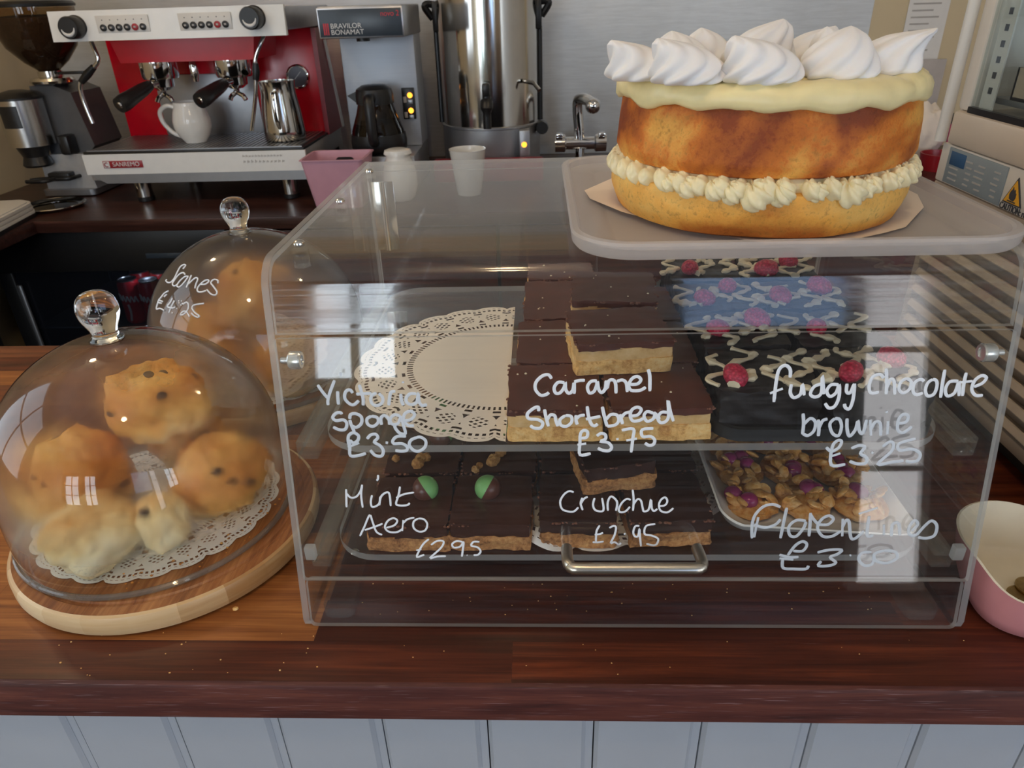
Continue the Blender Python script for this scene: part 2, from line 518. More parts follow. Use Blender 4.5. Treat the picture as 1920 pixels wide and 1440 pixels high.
def faded_pen(n, a):
    t = NT(n)
    tr = t.n('ShaderNodeBsdfTransparent')
    return t.surf(t.mixs(a, tr.outputs[0], t.bsdf((0.80, 0.86, 0.93), 0.5)))
M['pen_faded'] = faded_pen('white_pen_faded', 0.55)
M['pen_half'] = faded_pen('white_pen_worn', 0.8)
M['glass_solid'] = None
def solid_glass():
    t = NT('clear_glass_solid')
    g = t.n('ShaderNodeBsdfGlass'); g.inputs['Roughness'].default_value = 0.0; g.inputs['IOR'].default_value = 1.5
    g.inputs['Color'].default_value = (0.97, 0.98, 0.98, 1)
    return t.surf(g.outputs[0])
M['glass_solid'] = solid_glass()
M['pane'] = clear('window_pane', tint=(0.90, 0.93, 0.92), haze=0.02)
M['smoky'] = clear('smoky_glass', tint=(0.30, 0.22, 0.16), haze=0.0)
M['hopper'] = clear('hopper_plastic', tint=(0.55, 0.42, 0.26), haze=0.03, haze_col=(0.4, 0.3, 0.18))
M['choc'] = plain('milk_chocolate', (0.095, 0.022, 0.011), 0.45, 0, 0.18, 60, 0.12)
M['choc_crumb'] = plain('broken_chocolate', (0.19, 0.075, 0.045), 0.7, 0, 0.3, 200, 0.3)
M['choc_dark'] = plain('dark_chocolate', (0.045, 0.018, 0.013), 0.3, 0, 0.25, 60, 0.15)
M['brownie'] = plain('brownie', (0.010, 0.007, 0.007), 0.5, 0, 0.4, 80, 0.4)
M['caramel'] = crumb('caramel', (0.55, 0.31, 0.11), (0.72, 0.45, 0.18), (0.80, 0.55, 0.27), 90, 0.2)
M['shortbread'] = crumb('shortbread_crumb', (0.56, 0.26, 0.07), (0.88, 0.52, 0.18), (0.93, 0.66, 0.30), 240, 0.8)
M['biscuit'] = crumb('biscuit_crumb', (0.20, 0.075, 0.022), (0.52, 0.23, 0.075), (0.70, 0.38, 0.14), 300, 1.0)
M['honeycomb'] = crumb('honeycomb_crumb', (0.30, 0.12, 0.03), (0.55, 0.27, 0.08), (0.70, 0.42, 0.16), 300, 0.8)
M['mint'] = plain('mint_green', (0.22, 0.50, 0.17), 0.4)
M['ball_choc'] = plain('chocolate_ball', (0.12, 0.042, 0.028), 0.28)
M['white_choc'] = plain('white_chocolate', (0.80, 0.69, 0.48), 0.4, 0, 0.06, 60)
def raspberry_mat():
    t = NT('raspberry')
    v = t.n('ShaderNodeTexVoronoi'); t.link(t.coord(), v.inputs['Vector']); v.inputs['Scale'].default_value = 420
    col = t.ramp(v.outputs[0], [(0.1, (0.72, 0.04, 0.10)), (0.7, (0.38, 0.01, 0.04))])
    return t.surf(t.bsdf(col, 0.35, 0, t.bump(t.math('MULTIPLY', v.outputs[0], -1), 0.6, 0.001), Subsurface_Weight=0.1, Subsurface_Radius=(0.01, 0.003, 0.003)))
M['raspberry'] = raspberry_mat()
M['nut'] = crumb('caramelised_nut', (0.42, 0.14, 0.03), (0.76, 0.36, 0.09), (0.88, 0.58, 0.26), 150, 0.5, 0.35)
M['cherry'] = plain('glace_cherry', (0.34, 0.035, 0.14), 0.15, 0, 0.2, 60)
M['meringue'] = plain('meringue', (0.90, 0.87, 0.85), 0.75, 0, 0.02, 50, 0.03, Subsurface_Weight=0.25, Subsurface_Radius=(0.01, 0.008, 0.006))
M['icing'] = plain('lemon_icing', (0.90, 0.76, 0.40), 0.38, 0, 0.06, 60, 0.2, Subsurface_Weight=0.2, Subsurface_Radius=(0.008, 0.006, 0.003))
M['filling'] = plain('cream_filling', (0.90, 0.78, 0.48), 0.3, 0, 0.06, 60, 0.1, Subsurface_Weight=0.2, Subsurface_Radius=(0.008, 0.006, 0.003))
M['cake_up'] = cake_crust('sponge_upper', (0.86, 0.42, 0.08), (0.60, 0.17, 0.020), (0.25, 0.048, 0.008), 0.33, 0.56, 6.35, 15)
M['cake_low'] = cake_crust('sponge_lower', (0.88, 0.53, 0.14), (0.80, 0.38, 0.065), (0.46, 0.13, 0.016), 0.40, 0.76, 2.0, 16, zband=[(0.012, 0.0, 0.18)])
M['sponge_cut'] = crumb('sponge_crumb', (0.70, 0.42, 0.13), (0.82, 0.55, 0.22), (0.88, 0.65, 0.32), 200, 0.5)
M['scone'] = cake_crust('scone_crust', (0.93, 0.74, 0.38), (0.88, 0.46, 0.11), (0.68, 0.25, 0.04), 0.32, 0.78, 1.0, 18, zband=[(0.020, 0.050, 0.22), (0.03, 0.0, -0.12)])
M['scone_pale'] = cake_crust('scone_crust_pale', (0.93, 0.84, 0.58), (0.92, 0.68, 0.32), (0.80, 0.42, 0.12), 0.40, 0.90, 3.0, 18, zband=[(0.020, 0.045, 0.25), (0.03, 0.0, -0.10)])
M['currant'] = plain('currant', (0.035, 0.016, 0.010), 0.6)
M['paper_white'] = plain('paper_white', (0.80, 0.79, 0.77), 0.8, 0, 0.02)
M['parchment'] = plain('parchment', (0.86, 0.76, 0.66), 0.6, 0, 0.02)
def tray_plastic():
    t = NT('frosted_tray_plastic')
    tr = t.n('ShaderNodeBsdfTransparent'); tr.inputs[0].default_value = (0.9, 0.9, 0.92, 1)
    p = t.bsdf((0.95, 0.90, 0.86), 0.22)
    tl = t.n('ShaderNodeBsdfTranslucent'); tl.inputs[0].default_value = (0.9, 0.88, 0.87, 1)
    return t.surf(t.mixs(0.44, tr.outputs[0], t.mixs(0.35, p, tl.outputs[0])))
M['tray_plastic'] = tray_plastic()
def bamboo(name, side=False):
    t = NT(name)
    if side:
        tc = t.n('ShaderNodeTexCoord'); s = t.n('ShaderNodeSeparateXYZ'); t.link(tc.outputs['Object'], s.inputs[0])
        ang = t.math('ARCTAN2', s.outputs[1], s.outputs[0])
        seg = t.math('FLOOR', t.math('MULTIPLY', ang, 3.6))
        w = t.n('ShaderNodeTexWhiteNoise', noise_dimensions='1D'); t.link(seg, w.inputs['W'])
        nz = t.noise(t.coord((8, 8, 120)), 2, 4)
        f = t.math('ADD', t.math('MULTIPLY', w.outputs[0], 0.62), t.math('MULTIPLY', nz, 0.38))
        col = t.ramp(f, [(0.2, (0.42, 0.22, 0.08)), (0.45, (0.66, 0.44, 0.22)), (0.8, (0.80, 0.62, 0.38))])
        return t.surf(t.bsdf(col, 0.4, 0, t.bump(nz, 0.1)))
    nz = t.noise(t.coord((90, 4, 4)), 3, 5, 0.7)
    n2 = t.noise(t.coord((20, 1, 1)), 2, 2)
    f = t.math('ADD', t.math('MULTIPLY', nz, 0.6), t.math('MULTIPLY', n2, 0.4))
    col = t.ramp(f, [(0.35, (0.15, 0.045, 0.013)), (0.5, (0.30, 0.105, 0.032)), (0.66, (0.47, 0.21, 0.075))])
    return t.surf(t.bsdf(col, 0.35, 0, t.bump(nz, 0.1)))
M['bamboo_top'] = bamboo('bamboo_top')
M['bamboo_side'] = bamboo('bamboo_side', True)
M['lace'] = lace('paper_lace', rin=0.58, waves=24)
M['lace2'] = lace('paper_lace_cream', (0.86, 0.80, 0.72), 0.60, 24)
M['coin'] = plain('coin_metal', (0.42, 0.30, 0.14), 0.35, 1.0, 0.15, 300)
M['amber_led'] = emit('amber_light', (1.0, 0.32, 0.03), 3.0)
M['can_red'] = plain('can_red', (0.55, 0.012, 0.02), 0.3)
M['alu'] = plain('aluminium', (0.6, 0.6, 0.62), 0.3, 1.0)
M['gauge_face'] = plain('gauge_face', (0.10, 0.10, 0.12), 0.3)
M['label_grey'] = plain('label_grey', (0.24, 0.28, 0.30), 0.5)
M['label_blue'] = plain('label_blue', (0.03, 0.09, 0.19), 0.5)
M['print'] = plain('print_dark', (0.05, 0.05, 0.06), 0.6)
M['print_grey'] = plain('print_grey', (0.42, 0.40, 0.38), 0.6)
M['warn_yellow'] = plain('warning_yellow', (0.85, 0.42, 0.03), 0.5)
M['badge_red'] = plain('badge_red', (0.34, 0.02, 0.03), 0.35)
M['panel_navy'] = plain('control_fascia', (0.035, 0.05, 0.07), 0.3)
M['text_red'] = plain('text_red', (0.62, 0.03, 0.05), 0.5)
M['text_white'] = plain('text_white', (0.75, 0.76, 0.76), 0.5)
M['coffee'] = plain('coffee_beans', (0.05, 0.018, 0.010), 0.45, 0, 0.5, 150, 0.8)

# marker-pen strokes: (mm along the flap, mm up the flap) pairs
WRITING = {
 'victoria': [(32.9,201.1,35.6,196.2,39.2,191.1),(44.9,204.2,41.1,196.1,38.9,189.9,38.7,186.4),(49.6,209.8,49.3,207.2),(46.3,196.3,46,192,46,186.7),(56.6,194.9,55.3,197.1,52.7,196.8,51,194,51.1,190.3,53.9,187.1,56.8,186.5,60.4,189.4),(61.6,200.9,62.7,195.9,63.5,190.7,63.1,185.9),(59,194.1,63.6,194.4,69.6,194.6),(73.1,194.8,70,193.3,68.7,190.1,69.9,186.7,73.4,185.8,76.6,188,77.1,191.6,74.6,194.5),(80.9,185.8,81.8,190.5,83.1,195.2,86.2,195.9),(89.8,194.1,90,189.4,91,185.7),(91.9,202.9,91.9,201.8),(100.5,194,96.5,194.1,93.6,191.4,93.6,187.8,97,186.2,100.6,188.3,101.8,194.5,102.1,188.3,104,185.6,107.5,186.2)],
 'sponge': [(47.6,179.5,46.7,180.8,43.6,180.3,41,177.2,43.1,174.9,48.3,175.4,50.5,172.8,49.1,168.5,45,168,40.6,170.1),(52.8,175.4,53.5,171.7,55.3,166.3),(52.9,176,53.7,179.2,57.3,179.9,61.1,177.5,60.7,172.7,56.9,169.7,53.5,171.2),(68.2,178,65,175.9,65.2,172.1,68.6,170.4,72.4,173.1,72.2,176.9,68.2,178),(74.8,171.5,74.7,176.4,77.4,178.4,80.2,175.8,80.4,171.5),(88.4,177.8,84.5,178.9,81.2,175.8,82.4,172,86.5,172.5,88.9,177.3,90,171.4,91.1,165,87.5,165,84.7,168.2,83.9,170.9),(90.2,174.6,95.3,175.1,98.5,178.8,95.7,181.5,91.5,179.4,90.7,174.6,93.5,170.9,97.5,170.8)],
 'victoria price': [(51,154.9,50.3,159.2,51,163.6,54.5,165.8,57.9,163.5,57,159.8,53.8,158.1,51.4,159.8,51,154.9,50.9,148.5,56.6,148.5,62.1,150.2),(49.7,154.9,57.9,158.1),(63.8,161.1,66.6,164,70.2,164.5,71.5,161.8,68.7,158.6,72.6,155.9,74.6,152,73,148.1,68.4,148.7,65.4,152.6),(77.7,159,77.3,157.2),(91.4,162.8,85.4,162.8,82.1,160.1,82.4,157.4,88,157.4,91.5,155.2,91.3,152.4,87.6,151.6,83.1,152.2),(99,161.9,94.8,160,93.3,156.3,95.9,152.4,99.9,151.6,104.2,154.6,105,159.4,101.6,162.2,99,161.9)],
 'caramel': [(193.1,203.8,191.1,206.6,186.9,205.8,182.6,201.4,182.2,196.3,185.5,192.2,189.2,192.5,191.3,194.1),(201.8,200.9,197.6,201.2,194.9,197.5,195.8,193.7,198.8,193.7,201.5,197.4,202.4,201.2,202.7,196.1,204.8,193.3,207.5,195.5,208.4,201.1,208.5,193),(208.4,201.4,212,202.4,215.6,202.4),(223.7,201.9,219.8,201.6,217.4,197.9,218.7,193.5,221.7,194.4,223.4,198.5,224,201.6,225,195.9,227.1,193.7,229.4,196.5,229.9,202.2),(229.9,202.2,230.6,196.5,231.7,201.8,234.7,202.4,236.3,199.6,236.7,193),(237.1,201.4,240.7,202.4,243.4,200.2,244.2,193.9),(246.1,199.2,250.9,199.5,253.2,202.5,250.7,204.8,247.2,203.3,245.2,198.9,246.8,195.1,252.8,195,256.6,197.2),(257.7,209.7,259,205,259.4,194.3)],
 'shortbread': [(184.2,180.6,183.9,183.6,180.6,182.6,176.5,178.8,177.4,175.2,183.5,174.5,186.9,171.9,185.3,168.3,181,168.3,178.3,170.2),(188.2,181.9,189,177.1,190.8,169.5),(189.9,173.8,192.1,177.7,195.1,177.3,196,173.7,197.3,169.5),(202.5,177.3,198.8,174.3,199.4,170.4,203.1,169.4,206.7,172.4,206.4,176.6,202.5,177.3),(209.8,177.5,209.8,173.6,210.7,170.7),(209.8,174.3,212.2,176.9,215.8,177.5),(217.3,183.9,218.3,176.8,220.2,171,222.6,169.6,224.7,171),(216.5,174.5,221.3,175.4,226.5,176.5),(227.6,183.5,228.9,177.4,231.1,169.2),(231.1,169.2,236.6,170.1,239,173.4,237.7,177.3,233.4,177.7,230.4,174.1),(239.8,177.9,240.8,174,241.7,170.8),(240.7,175.3,243.1,178.5,246.7,179.5),(246.7,176.6,251.6,177.2,254.1,181.1,251.4,183,247.8,181.1,246.7,176.6,248.7,173,252.9,173.3,255.6,174.8),(262.4,178.4,258.1,179.7,256.1,176.5,258.4,172.6,262.5,174.5,263.6,178.7,264.9,175.1,267.3,175.1),(272,178.9,267.8,179,265.5,175.1,267.5,171.6,271,172.5,272.7,176.4,271.9,187.6,273.7,180.2,276.2,172.5)],
 'shortbread price': [(213.5,160.5,217.2,161.2,217.8,165,215.3,166.4,212.9,163.8,212.6,157.2,212.7,148.2,220.1,149.1),(210.8,155.6,216.9,156.5),(224.2,162.1,227,164,230,163,230.1,159.8,226.7,158.1,232,157.1,234.5,153.7,232.7,151.1,228.4,151.4,225,153.1),(238.3,160.4,238.5,159),(241.2,166.2,249.1,167.1,249,160.3,248.1,149.7),(244.5,158.6,251.8,159.9),(262.8,167.4,255.2,166.5,255.7,161.5,261.2,161.5,264,158.8,263.2,155.6,260.2,154.9,257.4,156.6)],
 'fudgy': [(352,203,351.5,208.5,348.1,211.5,344.3,208.6,343.1,200.1,342.8,185.8),(339.7,192,347.9,195.3),(353.3,198.3,353.1,192.3,355.8,188.8,360,191.3,360.5,198.2,362.5,190.4),(373.4,198.5,368.4,196.4,366.5,191.2,369.9,189.1,373.6,192.1,373,204,375.4,191.1),(384.3,197.6,379.5,197.6,377.1,193.3,379.6,189.4,383.3,192,384.7,197.6,385.6,189.3,383.6,182.5,379.7,181.2,376.9,184.6),(389.8,198.3,390.1,192.8,392.6,191.9,394.6,198.3),(394.8,198.3,395.1,187.6,393.5,180.6,390.6,181.5,389.8,184.1)],
 'chocolate': [(413.3,201.9,410.6,204.5,406,202.9,404.4,196.8,406.2,191.7,411.4,192.2),(414,208.7,415.6,199.3,416.4,190.7),(416.2,195,417.8,201,420.4,199.3,422,190.3),(428.4,201.7,424.8,199.2,424.3,194.1,427.4,191.5,431.1,194.1,431.5,199.2,428.4,201.7),(439.8,199.5,437.3,200.8,433.7,198.3,433.7,192.4,436.4,190.1,440.2,191.4),(445.2,200.7,442.4,198.2,441.6,193.1,443.7,189.2,447.5,190.4,448.7,195.6,447.7,199.8,445.2,200.7),(452.1,207.4,452,197.3,452.3,187.9),(462,199.3,456.5,198.9,454.6,193.8,456.5,189.1,460.9,191.2,462.5,198.9,464.1,189),(466.2,205.1,465.9,197.2,466.4,189),(462.5,198.4,471.1,199.2),(472.9,195.3,478,197.9,479.7,201.6,476.4,203,472.6,199.6,471.6,193.7,474.7,189.4,479.5,189.3)],
 'brownie': [(363,177.4,364.1,170.2,364.1,162.3),(364.2,169.4,368.2,173.8,371.8,171.2,371.6,165,367.9,161.4,364.4,162.7),(373.6,172.9,374.7,166.7,374.9,160.9),(374.7,166.7,376.6,172,379.7,173.3),(384.6,173.7,381.7,169.7,384.1,163,388.4,161.2,389.7,167.4,387.9,172.8,384.6,173.7),(392.7,173.6,393.5,166.5,395.8,160.7,399.3,165.6,400.2,171.8,401.9,164.6,404.6,162.9,405.8,172.6),(408.2,172.6,410.1,161.1),(409.5,165.6,411.7,170.8,415.1,169.9,416.6,161),(420.1,171.6,421,161.9),(418,178.6,418.7,177.6),(427.2,169.8,432,170.7,433,175,429.6,176.4,426.9,172.4,427.4,165.3,431.4,163.1,436.5,167.5)],
 'brownie price': [(381.1,152.7,384.8,149.6,389.4,152.2,391,156.7,388.4,157.6,385.2,153.1,385.9,139.5,395.4,139.9),(384,145.5,391.1,148.1),(398.1,151.7,403.2,153.9,407.1,152.5,404.7,148,409.3,144.9,408.9,140.7,403.2,140.3,398,142.2),(412,148.9,413.4,148),(418.9,152.9,423.3,156.5,426,154.7,425.1,149.2,417.3,139.8,427,141.5,434.3,142.4),(440.2,158.6,429.7,155.1,430.7,150.2,438.8,151,444.6,147.8,444.1,142.8,439.3,141.5,435.9,142.4)],
 'mint': [(45.4,122.3,44.9,115.2,44.4,108.1),(45.3,119.3,48.1,115.8,52.1,116.4,55.6,120.7,57.3,125.9),(57.3,125.9,55.9,117.6,56.2,107.8),(69.4,133.5,69.1,130.5,68.1,129),(63.8,117.6,62.5,112.7,63,108.4,66.2,109,68.7,111.4,69.6,116.4),(68.5,109.6,70.2,116.4,74.4,119.8,76.5,118.2,76.7,108.9),(84.5,124.3,83,117.5,80.8,111.4,82.1,109.5,88.3,109.5,90.7,111.3),(81.1,115.4,86.7,118.2,94.3,119.7)],
 'aero': [(52.2,84.7,56.3,92.7,60.8,101.8,62.4,96.4,64.6,88.2,68.7,85.6),(56.1,89.5,63.2,92,69.7,94.8),(72.3,91.4,78.1,93.3,80.7,97.1,78,99.2,73.8,97.1,71.2,92,73.8,88.2,80,87.9,84.2,90.7),(85,97.7,83.8,88.8),(84.8,95.1,88.2,98.3,93.3,99.5),(96.1,98.9,92.6,96.3,92.3,91.3,96.1,88.2,100.7,89.4,102.4,94.5,100.1,98.3,96.1,98.9)],
 'mint price': [(102.9,82.1,98.9,78.5,95.7,73.4,93.1,67.2,98.7,69.2),(93.1,72.8,96.9,73.7),(104.3,77.3,108.8,80.5,113.6,80.1,111.3,74.7,102.8,66.3,108.1,67.6,114.7,67.9),(127.6,79.8,123.1,80.4,119.8,77.9,121.1,75.1,125.7,76,128.2,79.8,127.7,74.6,126.5,67.6),(139.9,79.8,135.6,79.8,133.8,76.6,138.3,75.4,140.5,72.1,138.6,69.2,135.2,68.8),(130.1,68.8,130.7,68.7)],
 'crunchie': [(208.4,119.3,205.3,120.3,201.6,117.7,198.9,112.3,200.1,106.4,204.4,104.3,208.7,104.3,211.8,107.5),(214.6,115.1,213.4,110.6,214.9,105.3),(213.7,110.6,215.8,114.3,218.4,115.8),(223.3,114.8,222.2,109.6,223.9,105.3,228.7,104.3,229.8,107,228.5,114.8),(232.9,104.8,232.6,111.1,234.4,115.8,237,114.8,239.4,111.1,238.6,104.8),(248.8,113.2,246,114,242.7,111,240.7,106.3,241.5,103.7,245.3,104.2,248.5,107.9),(250,121.2,250.9,113.2,250.7,104.7),(250.8,109.5,253.5,113.7,256.1,112.6,257.5,106.8,258.5,104.2,261.8,105.7,263.1,113.6,263.9,106.8,265.6,104.4,267.9,106.2),(269.2,108.4,273,108.9,274.7,112,273.2,115.1,270.4,113.6,268.9,109.4,270.3,104.7,275.1,103.4,279.2,106.7)],
 'crunchie price': [(227.2,93.1,225.1,88.8,224.7,83.9,224.7,80.1),(223.7,85.5,227.5,86.1,229.7,87.2),(222.3,79.5,226.2,79.3,230.3,80.1),(234.2,91,237,92.6,238.9,91.5,238.1,85.5,235.4,78.7,238.2,79.5,241.4,77.4,242.6,79),(244.8,85.8,245.8,86.7),(255.6,92.5,252.7,92.3,251.4,87.7,252.5,84.4,254.9,84.4,255.7,90.3,256.3,83.9,257.3,76.1),(266.9,94.1,260.4,92.5,259.6,86.1,264.4,84.9,269.3,82.3,268.5,77.9,265.7,76.9,261.1,78.2)],
 'florentines': [(354.2,107.3,348.9,109.4,342.4,107.8,337,101.1,335.5,92.7,336.3,82.6),(339.4,99.4,337.7,83.4),(336.9,93.6,344.5,91.1,351.8,93.5,355.1,97.7),(358.7,106.8,357.5,95.2,356.4,82.6),(372.9,96.4,366.2,96.9,361.5,91.9,362.9,85,367.5,84.2,372,91,373,96),(375.6,102.7,376.1,94.3,376.4,84.2),(375.3,101.9,378.8,96.9,382.9,92.7),(382.1,93.5,388.7,93.5,392,97.7,388.7,100.5,383.9,97.7,381.6,91,386,84.2,392.7,84.2,398.2,88.4),(398.5,98.1,399.7,84.2),(399,91,400.9,96.8,403.3,95.1,405.8,83.3,409.2,82.5,414.4,88.4),(416.6,100.1,417,85,421.4,85),(409.1,101.8,421.6,106.6),(427.7,93.4,428.8,85),(434.1,84.1,433.6,93.4,437.8,94.2,439.8,85),(447.4,88.3,451.1,93.4,448.4,96.7,445.5,91.7,446.3,85.9,450.9,84.9,455.7,91.7,460.2,96.3,464.4,92.5,464,84.9,458.6,82.5,452.6,83.3)],
 'florentine price': [(366.4,72.3,373.1,72.3,375.6,77.4,372.3,80,367.4,76.6,362.9,68.8),(356.9,69.2,363.8,67.1,370.6,67.3),(357.2,66.2,367.1,65),(359.5,65.4,360.5,58.4,367.8,57.5,376.8,57.5,378.4,60.2),(383.7,71,391.7,73.1,400.6,73.1,398,69.7,393.1,67.1,397.7,62.8,393.1,60.2,385.6,60.2,387.1,64),(406.8,68.4,407.8,69),(421.7,71.4,415.1,70.6,413.5,65.4,418.6,60.2,423.6,61.9,424.3,68),(430.4,72.7,424.1,69.8,425.5,64.6,433.3,62.4,440.2,66.3,438.7,71.4,430.4,72.7)],
}
# strokes on the rear dome: (bearing in degrees, mm above the worktop)
SCONES = [(-128.7,174.5,-129,177.3,-132.4,177.4,-134.7,175,-132.5,170.5,-130.7,165.8,-131.8,162.4,-135.3,160.9,-139.9,160.9,-140.5,162.3),(-121.2,171.2,-124.7,172.2,-128.2,170.2,-129.2,165.7,-128.8,161.5,-125.5,160.6,-123.3,162.5),(-116.6,170.4,-120,169.8,-122.6,165.6,-123,161.7,-120.5,160.8,-118.5,162.7,-117,167.1,-116.6,170.4),(-114.1,171.7,-113.4,166.8,-113,161.6),(-112.4,164.9,-110.5,168.4,-108.3,170.5,-106.2,169.3,-106.1,165.3,-105.6,161.9),(-102.6,165.6,-98.5,165.9,-96.3,168.3,-97.9,169.4,-100.9,167.7,-103.5,163.1,-102.8,159.9,-100,159.3,-96.7,160.7),(-89,166.7,-89.6,169.1,-92.7,169.7,-94.4,167.2,-91.4,163.6,-88.8,159.5,-89.8,157.1,-92.7,157.9,-96.2,161.5),(-129.1,155.2,-132.7,151.7,-134.3,147.4,-135.9,143.4,-135,135.4,-131,137.7,-125.7,137.6),(-136.2,143.9,-130.3,144.6),(-135,141.8,-131.1,142.7),(-131,149.1,-129.1,152),(-121.7,150.7,-122.3,146.4,-123.7,142.1,-118.8,142.2,-116.6,143.7),(-119,149.1,-120,143.4,-120.8,137.2),(-115.1,142.7,-114.7,142.7),(-118.2,137.7,-117.6,137.7),(-115.5,149.5,-114.8,149.7),(-113.2,150,-112.7,149.8),(-114.7,147.9,-114.3,147.8),(-112.7,146.4,-112.2,146.7),(-111.9,147.9,-111,147.4),(-111,147.4,-109.2,149.6,-107.1,148,-106.7,143.2,-109.2,138.3,-111.3,137.9,-109.9,140.9,-107.5,141.3,-104.7,137),(-96.5,149.7,-102.6,148.1,-104,145.4,-101.9,141.6,-98.6,138.4,-99.5,137,-102,138.5,-103.8,140.5)]

# ================================================================== the setting
def room():
    struct(MB().box((-1.72, -2.6, -0.1), (3.1, 2.55, 0)).build('floor', M['floor']))
    struct(MB().box((-1.72, -2.6, 2.6), (3.1, 2.55, 2.7)).build('ceiling', M['ceiling']))
    struct(MB().box((-1.72, -2.6, 0), (-1.62, 2.55, 2.6)).build('wall_left', M['cream_wall']))
    struct(MB().box((3.0, -2.6, 0), (3.1, 2.55, 2.6)).build('wall_right', M['plaster']))
    struct(MB().box((-1.62, 2.45, 0), (3.0, 2.55, 2.6)).build('wall_back', M['cream_wall']))
    struct(MB().box((-1.62, -2.6, 0), (3.0, -2.5, 2.6)).build('wall_front', M['dim_wall']))
    struct(MB().box((-1.62, 2.444, 0.9), (1.355, 2.45, 2.1), 0.002).build('trim_1', M['steel_wall']))
    day = emit('daylight_pane', (0.80, 0.90, 1.0), WINDOW_STRENGTH)
    day_low = emit('daylight_pane_low', (0.95, 0.93, 0.95), WINDOW_STRENGTH * 0.55)
    day_blue = emit('daylight_pane_sky', (0.42, 0.62, 1.0), WINDOW_STRENGTH * 0.3)
    def win(n, x0, x1, z0, z1, nx, nz, mat, f=0.035):
        m = MB()
        m.box((x0 - f, -2.5, z0 - f), (x0, -2.45, z1 + f)); m.box((x1, -2.5, z0 - f), (x1 + f, -2.45, z1 + f))
        m.box((x0, -2.5, z1), (x1, -2.45, z1 + f)); m.box((x0, -2.5, z0 - f), (x1, -2.45, z0))
        for i in range(1, nx):
            x = x0 + (x1 - x0) * i / nx; m.box((x - 0.018, -2.49, z0), (x + 0.018, -2.455, z1))
        for i in range(1, nz):
            z = z0 + (z1 - z0) * i / nz; m.box((x0, -2.49, z - 0.012), (x1, -2.46, z + 0.012))
        fr = struct(m.build(n, M['white_gloss']))
        p = MB().add([(x0, -2.485, z0), (x1, -2.485, z0), (x1, -2.485, z1), (x0, -2.485, z1)], [[3, 2, 1, 0]])
        po = p.build('pane', mat, fr, fix=False)
    win('window_1', -0.77, -0.43, 0.96, 2.02, 2, 3, day)
    win('door_1', 1.52, 1.77, 0.06, 2.05, 1, 4, day_low)
    win('window_2', 0.78, 1.44, 1.17, 2.05, 1, 1, day_blue)
    win('fill_window_3', -1.5, -1.0, 0.96, 2.02, 2, 3, day)  # added out of view for more daylight, left of the case reflections
    win('fill_window_4', 2.30, 2.92, 0.96, 2.02, 2, 3, day)  # extra glowing window, added to raise the daylight beyond the reflected range
    # unseen side window added in the left wall to bring more daylight in
    m = MB()
    y0, y1, z0, z1 = -0.55, 0.55, 1.15, 2.3
    for a in (y0, (y0 + y1) / 2, y1): m.box((-1.62, a - 0.02, z0), (-1.57, a + 0.02, z1))
    for a in (z0, (z0 + z1) / 2, z1): m.box((-1.62, y0 - 0.02, a - 0.02), (-1.575, y1 + 0.02, a + 0.02))
    fr = struct(m.build('fill_window_5', M['white_gloss']))
    MB().add([(-1.60, y0, z0), (-1.60, y1, z0), (-1.60, y1, z1), (-1.60, y0, z1)], [[0, 1, 2, 3]]).build('pane', emit('fill_pane_side', (0.80, 0.90, 1.0), WINDOW_STRENGTH * 0.3), fr, fix=False)
room()

